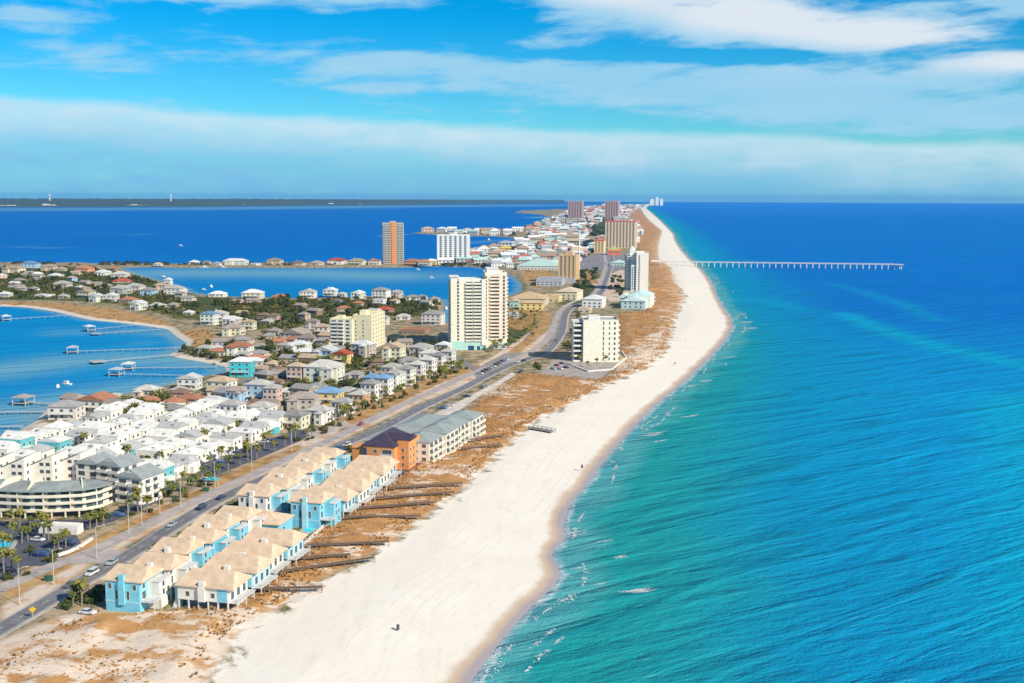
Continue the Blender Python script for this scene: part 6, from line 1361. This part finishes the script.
for px, py, lab in ((398, 629, 'dark barrel standing alone on the near white beach'), (582, 467.5, 'small dark barrel near the waterline on the middle beach'), (675, 364, 'tiny dark barrel on the beach below the cream condo')):
    t = thing('trash_barrel', lab, 'barrel', P(px, py)); q = MB(); q.bar((0, 0, -.1), (0, 0, 1.1), .42, .42, 12); q.build('drum', paint((.10, .09, .08), 'trim'), t); q = MB(); q.bar((0, 0, 1.105), (0, 0, 1.2), .46, .3, 12); q.build('lid', paint((.10, .09, .08), 'trim'), t)

# ------------------------------------------------------------------ fishing pier
A = P(652, 266.3, 0); B = P(903, 269.3, 0); L = np.linalg.norm(B - A); rz = math.atan2(B[1] - A[1], B[0] - A[0])
t = thing('fishing_pier', 'long pale fishing pier on white piles reaching far out into the sea', 'pier', (A[0], A[1], 0), rz); PW = paint((0.72, 0.72, 0.70), 'concrete'); PD = paint((0.66, 0.62, 0.56), 'wood')
MB().box(0, L - 14.01, -3.6, 3.6, 7.4, 8.2).build('deck', PD, t); MB().box(L - 14, L, -8, 8, 7.4, 8.2).build('end_platform', PD, t)
n = 40
for k in range(n + 1):
    x_ = 4 + (L - 8) * k / n; hwd = 6.5 if k == n else 2.8
    q = MB(); q.box(x_ - .8, x_ + .8, -hwd - .6, hwd + .6, 6.4, 7.39)
    for s_ in (-hwd, hwd): q.box(x_ - .7, x_ + .7, s_ - .6, s_ + .6, -3, 6.39)
    q.build('pile_bent', PW, t)
for s_ in (-3.45, 3.45):
    q = MB(); q.box(0, L - 14.1, s_ - .08, s_ + .08, 9.15, 9.3); q.box(0, L - 14.1, s_ - .06, s_ + .06, 8.6, 8.7)
    for k in range(140): q.box(L / 141 * k, L / 141 * k + .15, s_ - .07, s_ + .07, 8.21, 9.14)
    q.build('railing', PW, t)
for px_l in (0.03, ):
    MB().box(L * px_l - 14, L * px_l + 2, -6.5, -3.7, 7.6, 11.2).build('pier_shop', WHT, t)
# ------------------------------------------------------------------ docks in the bay
DK = paint((0.50, 0.48, 0.45), 'wood')
def dock(lab, a, b_, wd=1.8, shelter=None, roof=None, head=None):
    A = P(*a, 0); B = P(*b_, 0); L = np.linalg.norm(B - A); t = thing('dock', lab, 'dock', (A[0], A[1], 0), math.atan2(B[1] - A[1], B[0] - A[0]), 'docks in the bay')
    q = MB(); q.box(0, L, -wd / 2.6, wd / 2.6, 1.5, 1.66)
    if head: q.box(-head, -.01, -head * .6, head * .6, 1.5, 1.75)
    q.build('deck', DK, t); q = MB(); n = max(2, int(L / 6))
    for k in range(n + 1):
        for s_ in (-wd / 2, wd / 2): q.box(L * k / n - .09, L * k / n + .09, s_ - .09, s_ + .09, -2, 1.9)
    q.build('piles', DK, t)
    if shelter:
        s_ = shelter; q = MB()
        for x_ in (-s_, 0): 
            for y_ in (-s_ * .5, s_ * .5): q.box(x_ - .2, x_ + .2, y_ - .2, y_ + .2, -2, 4.4)
        q.box(-s_, 0, -s_ * .5, s_ * .5, 1.2, 1.49); q.build('shelter_posts', DK, t); MB().hip(-s_, 0, -s_ * .5, s_ * .5, 4.41, s_ * .2, .6, 'x', 1.0).build('shelter_roof', paint(roof or (.7, .69, .66), 'metalroof'), t)
dock('dock with a white roofed boathouse at the left edge of the bay', (10, 320.5), (72, 316.5), 1.8, 7)
dock('long dock with a white two-roof boathouse off the curved orange beach', (93, 331), (137, 326.5), 1.8, 7)
dock('thin dock running out from the inlet with no roof, second from the far shore', (100, 335), (160, 331), 1.6, None, None, 7)
dock('longest thin dock ending in a small grey boathouse in mid bay', (78, 353), (184, 349.5), 1.6, 7, (.45, .47, .5))
dock('dock with a broad bare platform at its outer end', (104, 363), (182, 356), 2.0, None, None, 9)
dock('dock with a white boathouse near the head of the bay', (134, 370), (216, 369), 1.8, 7)
dock('dock with a low blue-grey roofed platform near the head of the bay', (122, 376), (200, 378), 1.8, 7, (.45, .55, .58))
dock('near brown dock with a roofed platform at the left of the terracotta house', (30, 405), (60, 406.5), 2.0, 8, (.42, .38, .34))
dock('near brown dock with two rows of piles running off the left edge', (-20, 415), (44, 414), 2.6)
dock('nearest brown dock beside the sandy point', (-30, 430), (22, 429), 2.6)
# ------------------------------------------------------------------ boats
def boat(lab, px, py, L, rz, cabin=True):
    w_ = P(px, py, 0); t = thing('motor_boat', lab, 'boat', (w_[0], w_[1], 0), rz); q = MB(); b_ = L * .16
    pts = [(-b_, -L / 2), (b_, -L / 2), (b_, L * .15), (0, L / 2), (-b_, L * .15)]; n = 5
    q.v = [(x_ * .75, y_ * .95, -.3) for x_, y_ in pts] + [(x_, y_, L * .1) for x_, y_ in pts]; q.f = [(4, 3, 2, 1, 0), (5, 6, 7, 8, 9)] + [(i, (i + 1) % n, 5 + (i + 1) % n, 5 + i) for i in range(n)]; q.mi = [0] * 7; q.build('hull', WHT, t)
    if cabin: MB().box(-b_ * .7, b_ * .7, -L * .2, L * .12, L * .1 + .005, L * .1 + L * .16).build('cabin', WHT, t); MB().box(-b_ * .72, b_ * .72, -L * .15, L * .125, L * .16, L * .21).build('windows', GLASS, t); MB().box(-b_ * .8, b_ * .8, -L * .25, L * .14, L * .265, L * .285).build('cabin_roof', WHT, t)
for a in [('small white boat moored in mid bay right of the near brown dock', 66, 384.5, 8, 1.2), ('small white boat moored below the near brown boathouse end', 58, 387, 6, .4), ('white boat moored near the left shore of the lagoon', 163, 277, 9, 1.3), ('white boat moored by the lagoon houses', 211, 287, 10, .5), ('small white boat moored left of the lagoon houses boat', 203, 290, 8, 1.2), ('small white boat alone on the wide sound', 180, 246, 13, 1.1),
          ('white boat moored by the cove beside the twin tower', 446, 309, 9, .3), ('white boat in the sound near the thin far spit', 488, 240, 16, .6), ('small white boat on the right of the lagoon', 431, 278, 9, 1.4), ('tiny white boat off the right end of the lagoon spit', 417, 270, 10, 1.0), ('white boat moored at the spit marina', 204, 267.8, 14, 1.5), ('white boat moored beside the broad white spit house', 222, 267.8, 12, 1.3)]: boat(*a)

# ------------------------------------------------------------------ broken water: foam as thousands of small flecks
q = MB(); rng = random.Random(3)
def fleck(x_, y_, s_):
    a = rng.uniform(0, 6.28); z = .04 + rng.random() * .12; c_, d_ = math.cos(a) * s_, math.sin(a) * s_; k = rng.uniform(.4, .9)
    q.poly([(x_ + c_, y_ + d_, z), (x_ - d_ * k, y_ + c_ * k, z + rng.uniform(0, .08)), (x_ - c_, y_ - d_, z), (x_ + d_ * k, y_ - c_ * k, z + rng.uniform(0, .08))])
for px, py, Lm, Wm in [(571, 533, 6, 1.0), (578, 534.5, 5, .5), (619, 556.5, 3, 1.2), (622, 557.5, 3, .6), (634, 590, 5, 2.0), (639, 590.5, 5, 1.3), (645, 591.5, 4, .7), (579, 568, 2.5, .6), (600, 584, 2.5, .5), (606, 541, 4, .4), (690, 416, 7, 1.6), (632, 406, 8, 1.3), (648, 409, 8, 1.4), (651, 435, 7, 1.6), (655, 433, 7, 1.2), (660, 441, 6, .8), (745, 322, 9, 5), (749, 328, 8, 5), (741, 314, 7, 4), (728, 357, 7, 2.4), (705, 381, 7, 2.0), (690, 386, 6, 1.5)]:
    c = P(px, py, 0); a = R(30) + rng.uniform(-.15, .15); bend = rng.uniform(-.12, .12)
    for i in range(int(34 * Lm * max(Wm, .7))):
        u_ = rng.gauss(0, .36) * Lm; v_ = -abs(rng.gauss(0, .5)) * Wm * max(.15, 1 - (u_ / Lm) ** 2) + bend * u_ * u_ / Lm + rng.gauss(0, .12)
        fleck(c[0] + u_ * math.cos(a) - v_ * math.sin(a), c[1] + u_ * math.sin(a) + v_ * math.cos(a), rng.uniform(.08, .3) * (1 + .5 * (c[1] > 500)))
gs = smooth_line(GULF[2:44], 2.0); gt = np.gradient(gs, axis=0); gt /= np.linalg.norm(gt, axis=1)[:, None]; gn = np.column_stack([gt[:, 1], -gt[:, 0]])
for s_ in range(330):
    i0 = int(rng.random() ** 1.5 * (len(gs) - 40)); L = int(rng.uniform(5, 22)); off = abs(rng.gauss(0, 1)) * 7 + .6; slant = rng.uniform(-.25, .35); big = 1 + gs[i0][1] / 900
    for k in range(int(L * 13)):
        f_ = rng.random(); i = min(i0 + int(f_ * L), len(gs) - 1); o_ = off + slant * f_ * L + rng.gauss(0, .35) * (1 + .6 * math.sin(f_ * 9 + s_)); 
        if math.sin(f_ * 14 + s_ * 2.1) + rng.uniform(-.6, .6) < -.1: continue
        p_ = gs[i] + gn[i] * max(o_, .3) + gt[i] * rng.uniform(-1, 1); fleck(p_[0], p_[1], rng.uniform(.10, .34) * big)
o = q.build('sea_foam', paint((.80, .82, .82), 'trim')); o['kind'] = 'stuff'
# tufts of dry grass on the dunes nobody could count
q = MB(); rng = random.Random(8); poly = np.vstack([BUILT, DUNE[::-1]]); cand = []
for _ in range(110):
    A_ = np.column_stack([np.array([rng.uniform(-160, 140) for _ in range(900)]), np.array([230 + 900 * rng.random() ** 1.7 for _ in range(900)])]); ok = inside(A_, poly)
    cand.append(A_[ok])
cand = np.vstack(cand); dn = seg_dist(cand, DUNE); keep = (vnoise(cand[:, 0] / 11, cand[:, 1] / 11, 21) * .45 + vnoise(cand[:, 0] / 2.5, cand[:, 1] / 2.5, 22) * .25 + np.random.RandomState(5).rand(len(cand)) * .3) > np.where(sdf(cand, SANDY[0]) > 0, .56, .42)
cand = cand[keep & (dn > 1.5)][:16000]
for x_, y_ in cand:
    z = LZ + .1 + (vnoise(np.array([x_ / 9]), np.array([y_ / 9]), 1)[0] + .6 * vnoise(np.array([x_ / 4]), np.array([y_ / 4]), 2)[0]) * .9; s_ = rng.uniform(.14, .42); mi_ = rng.choice((0, 0, 0, 1, 1, 2))
    for k in range(4):
        a = rng.uniform(0, 6.28); c_, d_ = math.cos(a) * s_, math.sin(a) * s_
        q.poly([(x_ - c_ * .5, y_ - d_ * .5, z - .3), (x_ + c_ * .5, y_ + d_ * .5, z - .3), (x_ + c_ * 1.1 + rng.uniform(-.2, .2), y_ + d_ * 1.1, z + s_ * .8), (x_ - c_ * .9, y_ - d_ * .9 + rng.uniform(-.2, .2), z + s_ * .9)], mi_)
o = q.build('dune_grass', (paint((.50, .31, .14), 'leaf'), paint((.40, .235, .10), 'leaf'), paint((.27, .20, .08), 'leaf'))); o['kind'] = 'stuff'

# ------------------------------------------------------------------ far wooded mainland
xs = np.arange(-160, 566, 1.5); V = []; rsf = np.random.RandomState(2)
fl_ = np.interp(xs, [-160, 0, 200, 380, 470, 566], [207.6, 207.3, 206.6, 205.0, 203.8, 202.6]); base = np.array([P(a, b_, 0) for a, b_ in zip(xs, fl_)])
rows = [(1.0, -1), (1.004, 8), (1.02, 26), (1.08, 52), (1.18, 80), (1.35, 96), (1.6, 84), (2.0, 0)]
fade = np.interp(xs, [-160, 250, 430, 566], [1, 1, .8, .45])
for s_, z_ in rows:
    zz = z_ * .8 * fade * (1 + (rsf.rand(len(xs)) - .5) * .22 * (z_ > 5)) + (rsf.rand(len(xs)) - .3) * 5 * (z_ > 5)
    V.append(np.column_stack([base * s_, zz]))
V = np.stack(V); nr_, nc_ = V.shape[:2]
me = grid_mesh('hills', V[..., :2].reshape(-1, 2), V[..., 2].ravel(), nr_, nc_, {})
m, nt, b = new_mat('far_woods'); p = geo_pos(nt); nF = noise(nt, mapv(nt, p, (1, 1, 4)), 0.004, 5, .7); c_ = mixc(nt, nF.sm(.35, .7), (0.03, 0.055, 0.03), (0.065, 0.085, 0.045)); nt.links.new(c_.k, b.inputs['Base Color']); b.inputs['Roughness'].default_value = 1.0
link('hills', me, m, kind='structure')
q = MB(); q.box(-45, 45, 0, 30, 0, 16, 0); q.hip(-45, 45, 0, 30, 16.01, 8, 3, 'x', .5, 1, 1)
fm = q.mesh('far_house', paint((.5, .48, .45), 'wall'), paint((.6, .58, .55), 'roof'))
for i, px in enumerate([2, 8, 14, 20, 27, 46, 52, 58, 62, 122, 128, 134, 139, 146, 152, 163, 172, 178, 184, 243, 305, 331, 360]):
    w_ = P(px, np.interp(px, xs, fl_) - .15, 0); s_ = random.uniform(.4, .9); o = inst('far_house', fm, None, (w_[0], w_[1], 1.0), random.uniform(-.3, .3) + math.atan2(-w_[0], w_[1]), (s_, s_, s_ * random.uniform(.8, 1.6))); tag(o, 'tiny pale building at the foot of the far wooded shore', 'building', 'tiny pale buildings on the far shore')
for px, lab in ((50, 'white water tower rising above the far woods, the left one'), (171, 'slender white water tower rising above the far woods, the right one')):
    w_ = P(px, 206.2, 0); k_ = 1.06; t = thing('water_tower', lab, 'water tower', (w_[0] * k_, w_[1] * k_, 0)); q = MB(); q.bar((0, 0, 0), (0, 0, 112), 9, 7, 8); q.build('column', WHT, t); q = MB(); q.bar((0, 0, 112.01), (0, 0, 122), 9, 17, 12); q.bar((0, 0, 122), (0, 0, 132), 17, 8, 12); q.build('tank', WHT, t)

# ------------------------------------------------------------------ sea air
HZ = True
if HZ:
    q = MB(); q.box(-30000, 30000, -400, 37000, -6, 175)
    m = bpy.data.materials.new('haze'); m.use_nodes = True; nt = m.node_tree; nt.nodes.clear(); o_ = nt.nodes.new('ShaderNodeOutputMaterial'); v_ = nt.nodes.new('ShaderNodeVolumePrincipled')
    v_.inputs['Color'].default_value = (0.16, 0.52, 1.0, 1); v_.inputs['Density'].default_value = 2.2e-5; v_.inputs['Anisotropy'].default_value = 0.0
    nt.links.new(v_.outputs[0], o_.inputs['Volume']); o = q.build('haze', m); o['kind'] = 'stuff'
